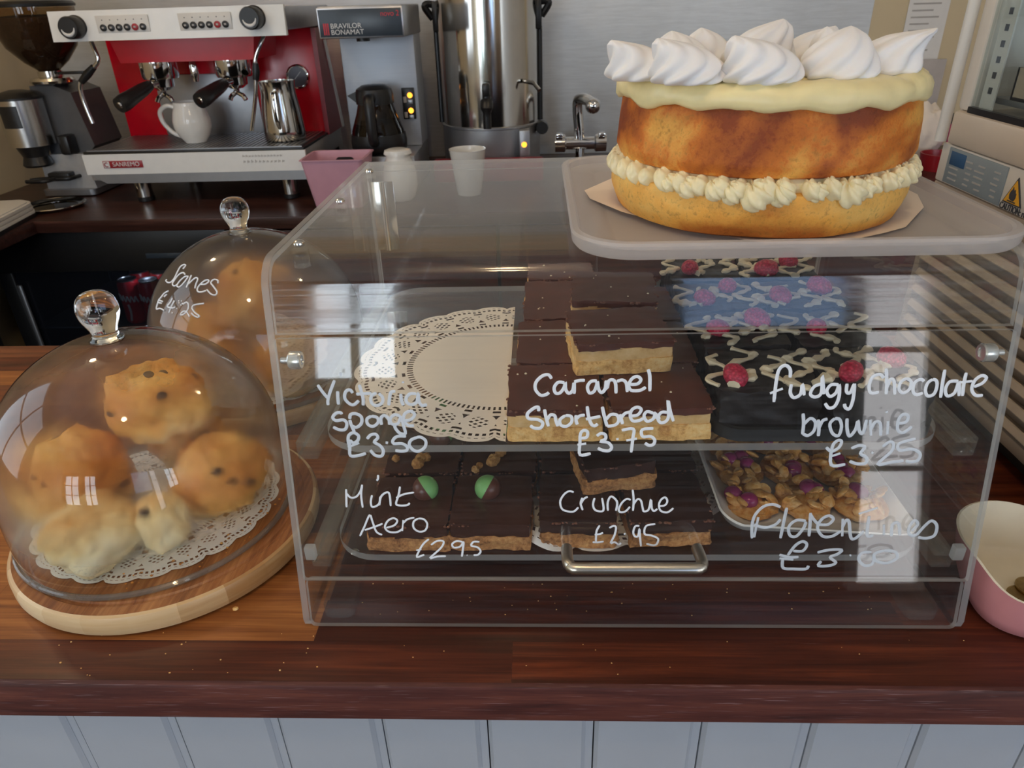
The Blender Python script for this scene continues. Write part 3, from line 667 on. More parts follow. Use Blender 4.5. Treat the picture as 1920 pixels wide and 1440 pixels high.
# ------------------------------------------------------------------ front counter
def stave_top(m, rows, z, x0, x1, seed, pick, L=0.42):
    rng = random.Random(seed)
    for (ya, yb), first in rows:
        xs = [x0] + first
        while xs[-1] < x1: xs.append(min(x1, xs[-1] + L * rng.uniform(0.75, 1.3)))
        for k, (a, b) in enumerate(zip(xs, xs[1:])):
            g = 0.0002
            m.add([(a, ya + g, z), (b - g, ya + g, z), (b - g, yb, z), (a, yb, z)], [[0, 1, 2, 3]], pick(ya, (a + b) / 2, rng))
def front_counter():
    m = MB()
    x0, x1, ya, yb = -1.05, 1.35, -0.052, 0.53
    ch = 0.004
    # body of the slab with a chamfered front edge (material 4)
    sec = [(ya, 0.965), (ya, 1 - ch), (ya + ch * 0.3, 1 - ch * 0.3), (ya + ch, 0.9998), (yb, 0.9998), (yb, 0.965)]
    m.prism(sec, x0, x1, 4, 'x')
    rows = []
    y = ya + ch
    bounds = [ya + ch, -0.0115, 0.0305, 0.072, 0.114, 0.156, 0.198, 0.24, 0.282, 0.324, 0.366, 0.408, 0.45, 0.492, yb]
    firsts = {0: [-0.72, -0.30, 0.163], 1: [-0.55, 0.0105, 0.46], 2: [-0.8, -0.27, 0.012, 0.5], 3: [-0.6, 0.011, 0.35]}
    for i, (a, b) in enumerate(zip(bounds, bounds[1:])):
        rows.append(((a, b), firsts.get(i, [-1.05 + 0.12 + 0.13 * ((i * 7) % 3)])))
    def pick(y, x, rng):
        if y < -0.02: return 0 if x < 0.16 else 1
        if y < 0.02: return 2 if x < 0 else (0 if x < 0.45 else 1)
        if x < 0: return 2 if y < 0.1 else rng.choice([2, 3, 1])
        return rng.choice([0, 1, 0, 1, 3])
    stave_top(m, rows, 1.0, x0, x1, 5, pick)
    w = m.build('wooden_worktop', [M['stave_dark'], M['stave_red'], M['stave_gold'], M['stave_brown'], M['worktop_edge']], fix=False)
    tag(w, 'red-brown wooden stave worktop carrying the clear cake case', 'worktop')
    b = MB()
    px = -0.188 - 0.0818 * 11
    while px < 1.3:
        b.box((px + 0.0035, -0.037, 0.0), (px + 0.0818 - 0.0035, -0.020, 0.9648), 0.003, 0, 1)
        b.box((px - 0.0040, -0.0335, 0.0), (px + 0.0024, -0.022, 0.9648), 0, 0)
        b.box((px + 0.0022, -0.031, 0.0), (px + 0.0040, -0.020, 0.9648), 0, 1)
        px += 0.0818
    b.box((-1.05, -0.020, 0.0), (1.3, 0.0, 0.9648), 0, 1)
    c = b.build('counter_front', [M['panel_paint'], M['gap_dark']])
    tag(c, 'pale blue-white tongue and groove boarding under the front worktop', 'counter front')
front_counter()

def back_counter():
    m = MB()
    m.box((-1.62, 1.6, 0.865), (2.2, 2.444, 0.8998), 0.003)
    m.box((-1.62, 0.75, 0.865), (-1.28, 1.6, 0.8998), 0.003)
    rows = []
    y = 1.603
    while y < 2.42:
        rows.append(((y, min(y + 0.045, 2.44)), [-1.62 + 0.1 + (int(y * 1000) * 7 % 5) * 0.07])); y += 0.045
    stave_top(m, rows, 0.9, -1.62, 2.2, 9, lambda y, x, r: r.choice([0, 1, 1]))
    rows = [((0.76 + 0.042 * i, 0.80 + 0.042 * i), [-1.28]) for i in range(20)]
    stave_top(m, rows, 0.9, -1.62, -1.28, 3, lambda y, x, r: r.choice([0, 1, 1]))
    w = m.build('wooden_worktop', [M['back_wood'], M['back_wood2']], fix=False)
    tag(w, 'dark wooden back worktop carrying the red coffee machine', 'worktop')
    c = thing('base_cabinet', 'dark cabinet run under the back worktop right of the black fridge', 'cabinet', (0.7, 2.0, 0))
    MB().box((-1.35, -0.36, 0), (1.5, 0.43, 0.865), 0.002).build('carcass', M['black_matt'], c)
    for i in range(4):
        MB().box((-1.34 + 0.71 * i, -0.38, 0.1), (-1.34 + 0.71 * i + 0.70, -0.36, 0.855), 0.004).build('door', M['stave_dark'], c)
    # the short return towards the front
    r = MB().box((-1.61, 0.80, 0), (-1.50, 1.58, 0.864), 0.002).build('return_cabinet', M['black_matt'])
    tag(r, 'black cabinet under the short left end of the back worktop', 'cabinet')
back_counter()

# ================================================================== acrylic cake case
CH, CT, CR, CW = 0.2791, 0.055, 0.385, 0.5     # height, set-back of the top front edge, depth, width
def fy(z): return CT * z / CH
NRM = Vector((0, -CH, CT)).normalized()
UPV = Vector((0, CT, CH)).normalized()
case = thing('display_case', 'clear acrylic two shelf cake case with handwritten white prices', 'display case', (0, 0, 1.0))
def case_profile(r, back=CR, z0=0.0):
    # outline in (y, z) with a rounded top front corner
    cor = Vector((CT, CH))
    d1 = Vector((-CT, -CH)).normalized(); d2 = Vector((1, 0))
    ang = d1.angle(d2); L = r / math.tan(ang / 2)
    p1 = cor + d1 * L; p2 = cor + d2 * L
    n1 = Vector((CH, -CT)).normalized()
    c = p1 + n1 * r
    a1 = math.atan2(p1.y - c.y, p1.x - c.x); a2 = math.atan2(p2.y - c.y, p2.x - c.x)
    if a1 < 0: a1 += 2 * pi
    if a2 < 0: a2 += 2 * pi
    return [tuple(c + Vector((cos(a1 + (a2 - a1) * k / 12), sin(a1 + (a2 - a1) * k / 12))) * r) for k in range(13)]
def build_case():
    for x in (0.0, CW - 0.005):
        arc = case_profile(0.024)
        b = 0.009
        out = [(b, 0.0), (b * 0.35, b * 0.3), (fy(b), b)] + arc + [(CR, CH), (CR, 0)]
        MB().prism(out, x, x + 0.005, 0, 'x', 1).build('side_panel', [M['acrylic_side'], M['acrylic_edge']], case)
    # top sheet folded over the front edge
    t = 0.004
    arc = case_profile(0.022)
    zl = 0.2305
    outer = [(CR - 0.002, CH)] + [tuple(p) for p in arc[::-1]] + [(fy(zl), zl)]
    cx = Vector(arc[0]) + Vector((CH, -CT)).normalized() * 0.022
    inner = [(CR - 0.002, CH - t)] + [tuple(Vector(cx) + (Vector(p) - Vector(cx)) * (0.022 - t) / 0.022) for p in arc[::-1]] + [(fy(zl) + t, zl)]
    m = MB(); n = len(outer)
    vs = [(0.0055, a, b) for a, b in outer] + [(0.0055, a, b) for a, b in inner]
    vs += [(CW - 0.0055, a, b) for a, b in outer] + [(CW - 0.0055, a, b) for a, b in inner]
    fs = []; mi = []
    for i in range(n - 1):
        fs.append([i, i + 1, 2 * n + i + 1, 2 * n + i]); mi.append(0)
        fs.append([n + i, 3 * n + i, 3 * n + i + 1, n + i + 1]); mi.append(0)
        fs.append([i, n + i, n + i + 1, i + 1]); mi.append(1)
        fs.append([2 * n + i, 2 * n + i + 1, 3 * n + i + 1, 3 * n + i]); mi.append(1)
    fs.append([0, 2 * n, 3 * n, n]); mi.append(1)
    fs.append([n - 1, 2 * n - 1, 4 * n - 1, 3 * n - 1]); mi.append(1)
    m.add(vs, fs); m.m = mi
    m.build('top_sheet', [M['acrylic_top'], M['acrylic_edge']], case)
    # sloping front flap
    def slab(z0, z1, x0, x1, off, th, r=0.002):
        out = []
        a = Vector((0, fy(z0), z0)); L = (z1 - z0) / UPV.z
        vs = []; o2 = rrect(x0, 0, x1, L, r, 3)
        k = len(o2)
        for d in (off, off - th):
            for (x, u) in o2:
                p = a + UPV * u + NRM * d; vs.append((x, p.y, p.z))
        q = MB()
        q.add(vs, [list(range(k)), list(range(k, 2 * k))[::-1]], 0)
        q.add(vs, [[i, (i + 1) % k, k + (i + 1) % k, k + i] for i in range(k)], 1)
        return q
    flap = slab(0.0462, 0.2292, 0.0062, CW - 0.0062, 0.0055, 0.004).build('front_flap', [M['acrylic'], M['acrylic_edge']], case)
    for nm, strokes in WRITING.items():
        mb = MB()
        w = 0.00078 if nm in ('mint', 'aero', 'mint price', 'crunchie', 'crunchie price') else 0.00118
        for st in strokes:
            pts = []
            for i in range(0, len(st), 2):
                p = Vector((st[i] / 1000, 0, 0)) + UPV * (st[i + 1] / 1000) + NRM * 0.0056
                pts.append(p)
            pts = smooth_path(pts, 4)
            rs = [w] * len(pts); rs[0] = rs[-1] = w * 0.75
            s0 = len(mb.v)
            mb.tube(pts, rs, 8)
            # flatten the bead against the sheet
            for k in range(s0, len(mb.v)):
                v = Vector(mb.v[k]); d = v.dot(NRM) - 0.0056
                mb.v[k] = tuple(v - NRM * d * 0.72)
        mt = M['pen_faded'] if nm in ('florentines', 'florentine price') else (M['pen_half'] if nm in ('victoria', 'sponge', 'victoria price', 'brownie price', 'brownie') else M['paint_pen'])
        mb.build('lettering', mt, flap)
    # pull handle
    hp = []
    for (x, u, d) in [(0.2035, 0.0745, 0.0055), (0.2035, 0.0745, 0.0200), (0.2040, 0.0742, 0.0260), (0.2062, 0.0738, 0.0295), (0.2100, 0.0735, 0.0310),
                      (0.25, 0.0735, 0.0310), (0.2910, 0.0735, 0.0310), (0.2948, 0.0738, 0.0295), (0.2970, 0.0742, 0.0260), (0.2975, 0.0745, 0.0200), (0.2975, 0.0745, 0.0055)]:
        p = UPV * u + NRM * d; hp.append((x, p.y, p.z))
    MB().tube(smooth_path(hp, 4), 0.0042, 16).build('handle', M['handle_steel'], flap)
    for x, s in ((0.0052, 1), (CW - 0.0052, -1)):
        p = UPV * 0.2145
        q = MB().lathe([(0, 0), (0.0022, 0), (0.0022, 0.006), (0.0058, 0.006), (0.0064, 0.007), (0.0064, 0.0135), (0.0056, 0.0145), (0.0035, 0.0145), (0.0033, 0.0135), (0, 0.0135)], (0, 0, 0), 24, 0, 'x')
        if s < 0: q.v = [(-a, b, c) for a, b, c in q.v]
        q.build('hinge_pin', M['alu_bright'], flap, (x, p.y + 0.006, p.z))
        c = MB().box((-0.004, -0.002, -0.006), (0.004, 0.004, 0.006), 0.001)
        p = UPV * 0.062
        c.build('catch', M['acrylic_edge'], flap, (x + s * 0.004, p.y + 0.007, p.z))
    slab(0.003, 0.0438, 0.0055, CW - 0.0055, 0.0, 0.004, 0.004).build('front_strip', [M['acrylic'], M['acrylic_edge']], case)
    # shelves
    for z, yf in ((0.1348, 0.045), (0.0432, 0.030)):
        out = rrect(0.0195, yf, CW - 0.0195, 0.372, 0.036, 8)
        MB().prism(out, z, z + 0.006, 0, 'z', 1).build('shelf', [M['shelf_acrylic'], M['acrylic_edge']], case)
        for x in (0.0052, CW - 0.0195):
            r = MB()
            r.box((x, yf - 0.002, z - 0.0045), (x + 0.0143, 0.372, z - 0.0002), 0.0004, 0)
            r.box((x, yf - 0.002, z + 0.0064), (x + 0.0143, 0.372, z + 0.0106), 0.0004, 0)
            r.box((x if x < 0.2 else x + 0.0113, yf - 0.002, z - 0.0002), (x + 0.003 if x < 0.2 else x + 0.0143, 0.372, z + 0.0064), 0, 0)
            r.build('shelf_rail', M['rail'], case)
    for x in (0.012, CW - 0.036):
        f = MB().prism(rrect(x, 0.012, x + 0.024, 0.372, 0.006, 4), 0.0, 0.010, 0, 'z', 1)
        b = f.build('base_rail', [M['acrylic_side'], M['rail']], case)
        MB().cyl((x + 0.012, 0.075, 0.010), 0.004, 0.003, 16, 0, 'z', 0.001).build('screw', M['chrome'], b)
    # rear doors and hinge plates
    for x0, x1 in ((0.0062, 0.2494), (0.2506, CW - 0.0062)):
        d = MB().prism(rrect(x0, 0.012, x1, 0.270, 0.003, 3), 0.3765, 0.3805, 0, 'y', 1).build('rear_door', [M['acrylic_side'], M['acrylic_edge']], case)
        xh = x0 if x0 < 0.2 else x1 - 0.024
        for zz in (0.185, 0.035):
            h = MB().box((xh, 0.3742, zz), (xh + 0.024, 0.3763, zz + 0.075), 0.0006)
            h.tube([(xh + 0.012, 0.3742, zz), (xh + 0.012, 0.3742, zz + 0.075)], 0.003, 12)
            hh = h.build('hinge', M['steel_pol'], d)
            for q in (0.015, 0.06):
                for s in (0.005, 0.019):
                    MB().cyl((xh + s, 0.3744, zz + q), 0.0025, 0.0012, 12, 0, '-y').build('screw', M['chrome'], hh)
    # corner blocks with domed screws along the top side edges
    for x in (0.0155, CW - 0.0155):
        for y in ((0.095, 0.215, 0.335) if x < 0.2 else (0.335,)):
            b = MB().cyl((x, y, CH - 0.0165), 0.006, 0.0123, 16, 0).build('standoff', M['shelf_acrylic'], case)
            MB().lathe([(0, 0), (0.0042, 0), (0.004, 0.0012), (0.0028, 0.0024), (0, 0.003)], (x, y, CH), 20).build('screw', M['steel_pol'], b)
M['alu_bright'] = plain('bright_metal', (0.80, 0.80, 0.78), 0.22, 0.7)
M['rail'] = clear('acrylic_rail', tint=(0.93, 0.93, 0.9), haze=0.05, haze_col=(0.8, 0.78, 0.72))
build_case()

# ================================================================== baked slabs
def rough_slab(w, d, h, amp, seed, n=7, top_amp=None, freq=90):
    bm = bmesh.new()
    bmesh.ops.create_cube(bm, size=1)
    bmesh.ops.subdivide_edges(bm, edges=bm.edges[:], cuts=n, use_grid_fill=True)
    o = Vector((seed * 3.1, seed * 1.7, seed * 0.9))
    ta = amp if top_amp is None else top_amp
    for v in bm.verts:
        p = Vector((v.co.x * w, v.co.y * d, (v.co.z + 0.5) * h))
        q = p * freq + o
        side = max(abs(v.co.x), abs(v.co.y)) > 0.499
        a = amp if side else ta
        nx = noise.noise(q); ny = noise.noise(q + Vector((31, 7, 3))); nz = noise.noise(q + Vector((5, 77, 13)))
        g = noise.noise(p * freq * 0.35 + o) * 1.2
        p.x += (nx * 0.8 + g) * a if abs(v.co.x) > 0.49 else 0
        p.y += (ny * 0.8 - g) * a if abs(v.co.y) > 0.49 else 0
        p.z += nz * (a if v.co.z > 0.49 else 0)
        # round the corners a little
        if abs(v.co.x) > 0.49 and abs(v.co.y) > 0.49:
            p.x *= 0.975; p.y *= 0.975
        v.co = p
    return MB().bm(bm)

def traybake(name, label, cat, group, x, y, z, w, d, layers, rz, seed, extra=None, tilt=(0, 0)):
    t = thing(name, label, cat, (x, y, z), rz, group)
    t.rotation_euler = (tilt[0], tilt[1], rz)
    zz = 0
    for (pn, mk, h, amp, ins, ta) in layers:
        m = rough_slab(w - 2 * ins, d - 2 * ins, h, amp, seed + zz * 900, 17, ta, 150)
        if pn == 'chocolate_top':   # the top sags over its edge
            for i, v in enumerate(m.v):
                e = max(abs(v[0]) / (w / 2), abs(v[1]) / (d / 2))
                if v[2] < h * 0.5: m.v[i] = (v[0], v[1], v[2] - 0.0012 * (0.5 + noise.noise(Vector(v) * 120 + Vector((seed, 0, 0)))))
        m.build(pn, M[mk], t, (0, 0, zz))
        zz += h - 0.0004
    if extra: extra(t, zz, seed)
    if layers[-1][0] == 'chocolate_top': edge_crumbs(t, zz, seed, w, d, 'choc_crumb')
    return t
SB = [('biscuit_base', 'shortbread', 0.0125, 0.0016, 0.0, 0.0003), ('caramel', 'caramel', 0.0100, 0.0009, 0.0006, 0.0002), ('chocolate_top', 'choc', 0.0050, 0.0011, 0.0001, 0.0003)]
def flakes(t, z, seed):
    rng = random.Random(seed)
    m = MB()
    for k in range(5):
        m.ball((rng.uniform(-0.03, 0.03), rng.uniform(-0.03, 0.03), z + 0.0003), (rng.uniform(0.0006, 0.0013),) * 3, 8, 6)
    m.build('crumbs', M['white_choc'], t)
def edge_crumbs(t, z, seed, w, d, mk):
    rng = random.Random(seed * 7 + 1)
    m = MB()
    for k in range(70):
        e = rng.choice((0, 0, 1, 2, 3)); q = rng.uniform(-0.5, 0.5)
        if noise.noise(Vector((q * 4, e * 3.0, seed))) < -0.05: continue
        x, y = ((q * w, -0.497 * d), (q * w, 0.497 * d), (-0.497 * w, q * d), (0.497 * w, q * d))[e]
        r = rng.uniform(0.0005, 0.0013)
        m.ball((x + rng.uniform(-0.001, 0.001), y + rng.uniform(-0.001, 0.001), z - rng.uniform(0.0003, 0.0012)), (r * 1.3, r * 1.2, r * 0.9), 7, 5, 0, lambda v: 1 + 0.35 * noise.noise(v * 2 + Vector((k, seed, 0))))
    m.build('broken_edge', M[mk], t)
ZU = 1.1409
g1 = 'caramel shortbread squares on the upper shelf'
def sb(label, x, y, z, w, d, rz, seed): return traybake('caramel_shortbread', label, 'cake slice', g1, x, y, z, w, d, SB, radians(rz), seed, flakes)
sb('caramel shortbread square at front left, beside the paper doily', 0.1960, 0.0845, ZU, 0.0700, 0.0720, 0, 1)
sb('caramel shortbread square at front right, next to the black brownie tray', 0.2715, 0.0845, ZU, 0.0735, 0.0700, 2, 2)
sb('flat caramel shortbread square second from front in the left row', 0.2015, 0.1665, ZU, 0.0700, 0.0860, 0, 3)
sb('flat caramel shortbread square third from front in the left row', 0.2050, 0.2640, ZU, 0.0690, 0.1000, 0, 4)
sb('flat caramel shortbread square under the rear stacked one in the right row', 0.2780, 0.1640, ZU, 0.0700, 0.0800, -1, 5)
sb('flat caramel shortbread square at the back of the right row', 0.2790, 0.2500, ZU, 0.0690, 0.0850, 1, 6)
sb('caramel shortbread square stacked in front on top of the others', 0.2480, 0.1370, ZU + 0.0272, 0.0760, 0.0690, 5, 7)
sb('caramel shortbread square stacked behind the front stacked one', 0.2530, 0.2240, ZU + 0.0272, 0.0750, 0.0760, -5, 8)
sb('flat caramel shortbread square rearmost in the left row', 0.2080, 0.3440, ZU, 0.0690, 0.0520, 0, 10)

# paper doilies
def doily_mb(r, scal=26, clip_x=None, z=0.0004, rings=14, seg=208, wave=0.0, corner=None):
    vs = []; fs = []; uv = []
    for i in range(rings + 1):
        for k in range(seg):
            a = 2 * pi * k / seg
            f = i / rings
            rr = r * f * (1 + (0.05 * math.sqrt(abs(sin(scal * a / 2))) - 0.035) * (f ** 8))
            x, y = rr * cos(a), rr * sin(a)
            zz = z + wave * noise.noise(Vector((x * 25, y * 25, 3))) * f
            if clip_x is not None and x > clip_x: x = clip_x; zz = z * 0.5
            if corner:
                d = (Vector((x, y)) - Vector(corner[:2])).length
                zz += corner[2] * max(0, 1 - d / corner[3]) ** 1.5
            vs.append((x, y, zz)); uv.append((k / seg, f))
    for i in range(rings):
        for k in range(seg):
            k2 = (k + 1) % seg
            fs.append([i * seg + k, (i + 1) * seg + k, (i + 1) * seg + k2, i * seg + k2])
    return vs, fs, uv, seg
def doily(label, loc, r, mat, scal=26, clip_x=None, rz=0.0, wave=0.0, z=0.0004, corner=None, sx=1.0, sy=1.0):
    vs, fs, uv, seg = doily_mb(r, scal, clip_x, z, wave=wave, corner=corner)
    vs = [(a * sx, b * sy, c) for a, b, c in vs]
    me = bpy.data.meshes.new('paper_doily')
    me.from_pydata(vs, [], fs)
    l = me.uv_layers.new(name='UVMap')
    for p in me.polygons:
        us = [uv[v][0] for v in p.vertices]
        wrap = max(us) - min(us) > 0.5
        for li, v in zip(p.loop_indices, p.vertices):
            u, w = uv[v]
            l.data[li].uv = (u + 1 if wrap and u < 0.5 else u, w)
    me.materials.append(mat)
    me.polygons.foreach_set('use_smooth', [True] * len(me.polygons))
    o = bpy.data.objects.new('paper_doily', me)
    COL.objects.link(o)
    o.location = loc; o.rotation_euler = (0, 0, rz)
    return tag(o, label, 'doily')
doily('white lace paper doily left of the caramel shortbread on the upper shelf', (0.1510, 0.1780, ZU), 0.1290, M['lace2'], 24, 0.0085, z=0.0006)
doily('white lace paper doily under the mint and crunch squares on the lower shelf', (0.212, 0.160, 1.0493), 0.150, M['lace'], 24, z=0.0003, corner=(-0.030, -0.134, 0.016, 0.022), sy=0.84)

# brownies in a black tray
tr = MB()
out = rrect(-0.080, -0.158, 0.080, 0.158, 0.022, 6); inn = rrect(-0.076, -0.154, 0.076, 0.154, 0.019, 6)
k = len(out)
vs = [(x, y, 0.0) for x, y in out] + [(x * 1.0, y, 0.010) for x, y in out] + [(x, y, 0.010) for x, y in inn] + [(x, y, 0.002) for x, y in inn]
fs = [list(range(k))[::-1], list(range(3 * k, 4 * k))]
for a in range(3):
    for i in range(k):
        j = (i + 1) % k; fs.append([a * k + i, a * k + j, (a + 1) * k + j, (a + 1) * k + i])
tr.add(vs, fs)
tag(tr.build('black_tray', M['slate'], None, (0.391, 0.205, ZU)), 'black round-cornered tray of raspberry brownies on the upper shelf', 'tray')
def berry(mb, c, r, rot):
    s0 = len(mb.v)
    mb.ball((0, 0, 0), (r, r * 0.95, r * 1.25), 20, 14, 0, lambda v: 1 + 0.05 * sin(v.x * 22) * sin(v.y * 22) * sin(v.z * 22) - (0.18 if v.z > 0.93 else 0))
    mb.xform(Matrix.Translation(c) @ Euler(rot).to_matrix().to_4x4(), s0)
def brownie_top(t, z, seed):
    rng = random.Random(seed * 13)
    for k in range(1 if seed % 3 == 0 else 2):
        m = MB(); bx = (-0.018, 0.016, 0.001)[k] + rng.uniform(-0.006, 0.006); by = (-0.012, 0.006, 0.022)[k] + rng.uniform(-0.006, 0.006)
        if seed == 21 and k == 0: bx, by = -0.024, -0.020
        berry(m, (bx, by, z + 0.0055), rng.uniform(0.0080, 0.0098), (rng.uniform(0.9, 1.5), 0, rng.uniform(0, 6)))
        m.build('raspberry', M['raspberry'], t)
    m = MB()
    for q in range(4):
        x0 = -0.030 + 0.018 * q + rng.uniform(-0.004, 0.004)
        pts = []
        y = -0.033
        while y < 0.033:
            pts.append((x0 + 0.008 * sin(y * 190 + q * 2 + seed) + rng.uniform(-0.002, 0.002) + y * 0.2, y, z + 0.0015 + 0.001 * rng.random())); y += 0.006
        pts = smooth_path(pts, 3)
        a = rng.randrange(0, len(pts) // 3); b = len(pts) - rng.randrange(0, len(pts) // 4)
        m.tube(pts[a:b], [0.0016 + 0.0034 * abs(noise.noise(Vector((i * 0.31, q, seed)))) * 2 for i in range(a, b)], 8, flat=0.7)
    m.build('white_drizzle', M['white_choc'], t)
BR = [('brownie_slab', 'brownie', 0.034, 0.0022, 0.0, 0.0022)]
gb = 'raspberry brownies on the black tray'
rows = ['front', 'second', 'third', 'back']
for i in range(4):
    for j in range(2):
        lab = 'dark brownie with raspberries and white drizzle, %s row, %s' % (rows[i], 'beside the caramel shortbread' if j == 0 else 'on the fridge side')
        traybake('raspberry_brownie', lab, 'brownie', gb, 0.3525 + 0.0765 * j, 0.0905 + 0.0755 * i, ZU + 0.0021, 0.071, 0.070, BR, radians((-3, 2, 4, -2)[(i + j) % 4]), 21 + i * 2 + j, brownie_top)

# lower shelf
ZL = 1.0500
def mint_top(off):
    def f(t, z, seed):
        m = MB().ball((0, 0, 0), 0.0104, 24, 14)
        g = MB().ball((0, 0, 0), 0.0107, 24, 14)
        # green half shell
        g.f = [q for q in g.f if all(g.v[i][0] > -0.0002 for i in q)]
        g.m = [0] * len(g.f)
        b = m.build('chocolate_ball', M['ball_choc'], t, (off[0], off[1], z + 0.0055))
        g.build('green_half', M['mint'], b, (0, 0, 0), (0, radians(-25), off[2]), fix=False)
        rng = random.Random(seed)
        if off[3]:
            for k in range(5):
                q = MB(); q.ball((rng.uniform(-0.026, 0.026), rng.uniform(-0.03, -0.005), z + 0.002), (rng.uniform(0.003, 0.006),) * 3, 12, 8, 0, lambda v: 1 + 0.35 * noise.noise(v * 3 + Vector((k, seed, 0))))
                q.build('honeycomb_crumb', M['honeycomb'], t)
    return f
MT = [('biscuit_base', 'biscuit', 0.0135, 0.0024, 0.0, 0.0003), ('chocolate_top', 'choc_dark2', 0.0120, 0.0009, 0.0002, 0.0006)]
M['choc_dark2'] = plain('chocolate_fudge', (0.060, 0.021, 0.013), 0.3, 0, 0.25, 50, 0.15)
gm = 'mint chocolate squares on the lower shelf'
def mint(label, x, y, seed, off, rz=0, w=0.0630, d=0.0640): traybake('mint_chocolate_square', label, 'traybake square', gm, x, y, ZL, w, d, MT, radians(rz), seed, mint_top(off))
mint('mint chocolate square at the front left corner, green half turned right', 0.0815, 0.0650, 41, (0.010, 0.008, radians(25), 0), 1)
mint('mint chocolate square second from left in front, green half turned left', 0.1460, 0.0660, 42, (-0.004, 0.008, radians(165), 0), -1)
mint('mint chocolate square behind the front left one, strewn with honeycomb crumbs', 0.0825, 0.1340, 43, (0.012, 0.018, radians(60), 1), 0)
mint('mint chocolate square behind the second front one, green ball at its back', 0.1490, 0.1350, 44, (0.012, 0.020, radians(120), 1), 1)
mint('mint chocolate square in the third row on the left', 0.0840, 0.2040, 45, (0.0, 0.0, 1.0, 0))
mint('mint chocolate square in the third row on the right', 0.1500, 0.2050, 46, (0.01, 0.0, 2.0, 0))
CC = [('biscuit_base', 'biscuit', 0.0140, 0.0024, 0.0, 0.0003), ('chocolate_top', 'choc_dark', 0.0115, 0.0009, 0.0002, 0.0005)]
gc = 'honeycomb chocolate squares on the lower shelf'
def cru(label, x, y, z, seed, rz=0, w=0.0600, d=0.0620): traybake('honeycomb_square', label, 'traybake square', gc, x, y, z, w, d, CC, radians(rz), seed)
cru('dark honeycomb square in front, left of the pull handle middle', 0.2140, 0.0680, ZL, 51, -1)
cru('dark honeycomb square in front, beside the florentine plate', 0.2835, 0.0690, ZL, 52, 3, 0.0640)
cru('dark honeycomb square second row, behind the stacked one on the left', 0.2150, 0.1350, ZL, 53, 0)
cru('dark honeycomb square second row, on the florentine side', 0.2850, 0.1360, ZL, 54, 0, 0.0620)
cru('dark honeycomb square lying tilted on top of the front pair', 0.2440, 0.1000, ZL + 0.0258, 55, 11, 0.0580, 0.0520)
cru('dark honeycomb square third row left', 0.2150, 0.2030, ZL, 56, 0)
cru('dark honeycomb square third row on the florentine side', 0.2830, 0.2040, ZL, 57, 0)

# florentines on a white plate
pl = MB()
vs = []; fs = []
NX = 40
prof = [(0.0, 0.002), (0.62, 0.002), (0.80, 0.003), (0.93, 0.007), (1.0, 0.012), (0.985, 0.0125), (0.90, 0.0075), (0.78, 0.004), (0.6, 0.0), (0.0, 0.0)]
base = rrect(-0.0760, -0.0860, 0.0760, 0.0860, 0.016, 8)
k = len(base)
pl2 = []
for (f, z) in prof:
    for (x, y) in base:
        e = max(0.0, -x / 0.076) ** 2
        vs.append((x * f, y * f, z * (1 + 1.2 * e)))
for a in range(len(prof) - 1):
    for i in range(k):
        j = (i + 1) % k; fs.append([a * k + i, a * k + j, (a + 1) * k + j, (a + 1) * k + i])
pl.add(vs, fs)
tag(pl.build('white_plate', M['china'], None, (0.3985, 0.1225, ZL + 0.0002)), 'white square plate with upturned rim holding florentines', 'plate')
gf = 'florentines on the white plate'
frow = ['front', 'middle', 'back']
for i in range(3):
    for j in range(3):
        rng = random.Random(60 + i * 3 + j)
        t = thing('florentine', 'nutty florentine with glazed cherries, %s row, %s' % (frow[i], ('nearest the honeycomb squares', 'centre of the plate', 'nearest the right case side')[j]), 'florentine',
                  (0.357 + 0.0425 * j + rng.uniform(-0.002, 0.002), 0.082 + 0.045 * i + rng.uniform(-0.002, 0.002), ZL + 0.0020), rng.uniform(0, 6), gf)
        m = MB().ball((0, 0, 0.006), (0.0225, 0.0225, 0.006), 20, 8, 0, lambda v: 1 + 0.15 * noise.noise(v * 3 + Vector((i, j, 0))))
        m.build('caramel_base', M['nut'], t)
        m = MB()
        for q in range(26):
            a = rng.uniform(0, 2 * pi); r = 0.020 * math.sqrt(rng.random()); s = rng.uniform(0.005, 0.0085)
            s0 = len(m.v)
            m.ball((0, 0, 0), (s, s * 0.7, s * 0.32), 10, 6, 0, lambda v: 1 + 0.25 * noise.noise(v * 2 + Vector((q, 0, 0))))
            m.xform(Matrix.Translation((r * cos(a), r * sin(a), 0.009 + rng.uniform(0, 0.008))) @ Euler((rng.uniform(-0.8, 0.8), rng.uniform(-0.8, 0.8), rng.uniform(0, 6))).to_matrix().to_4x4(), s0)
        m.build('nut_flakes', M['nut'], t)
        for q in range(2 + (i + j) % 2):
            a = rng.uniform(0, 2 * pi); r = rng.uniform(0.006, 0.014)
            MB().ball((r * cos(a), r * sin(a), 0.013), (0.0075, 0.0075, 0.0065), 16, 10).build('cherry', M['cherry'], t)

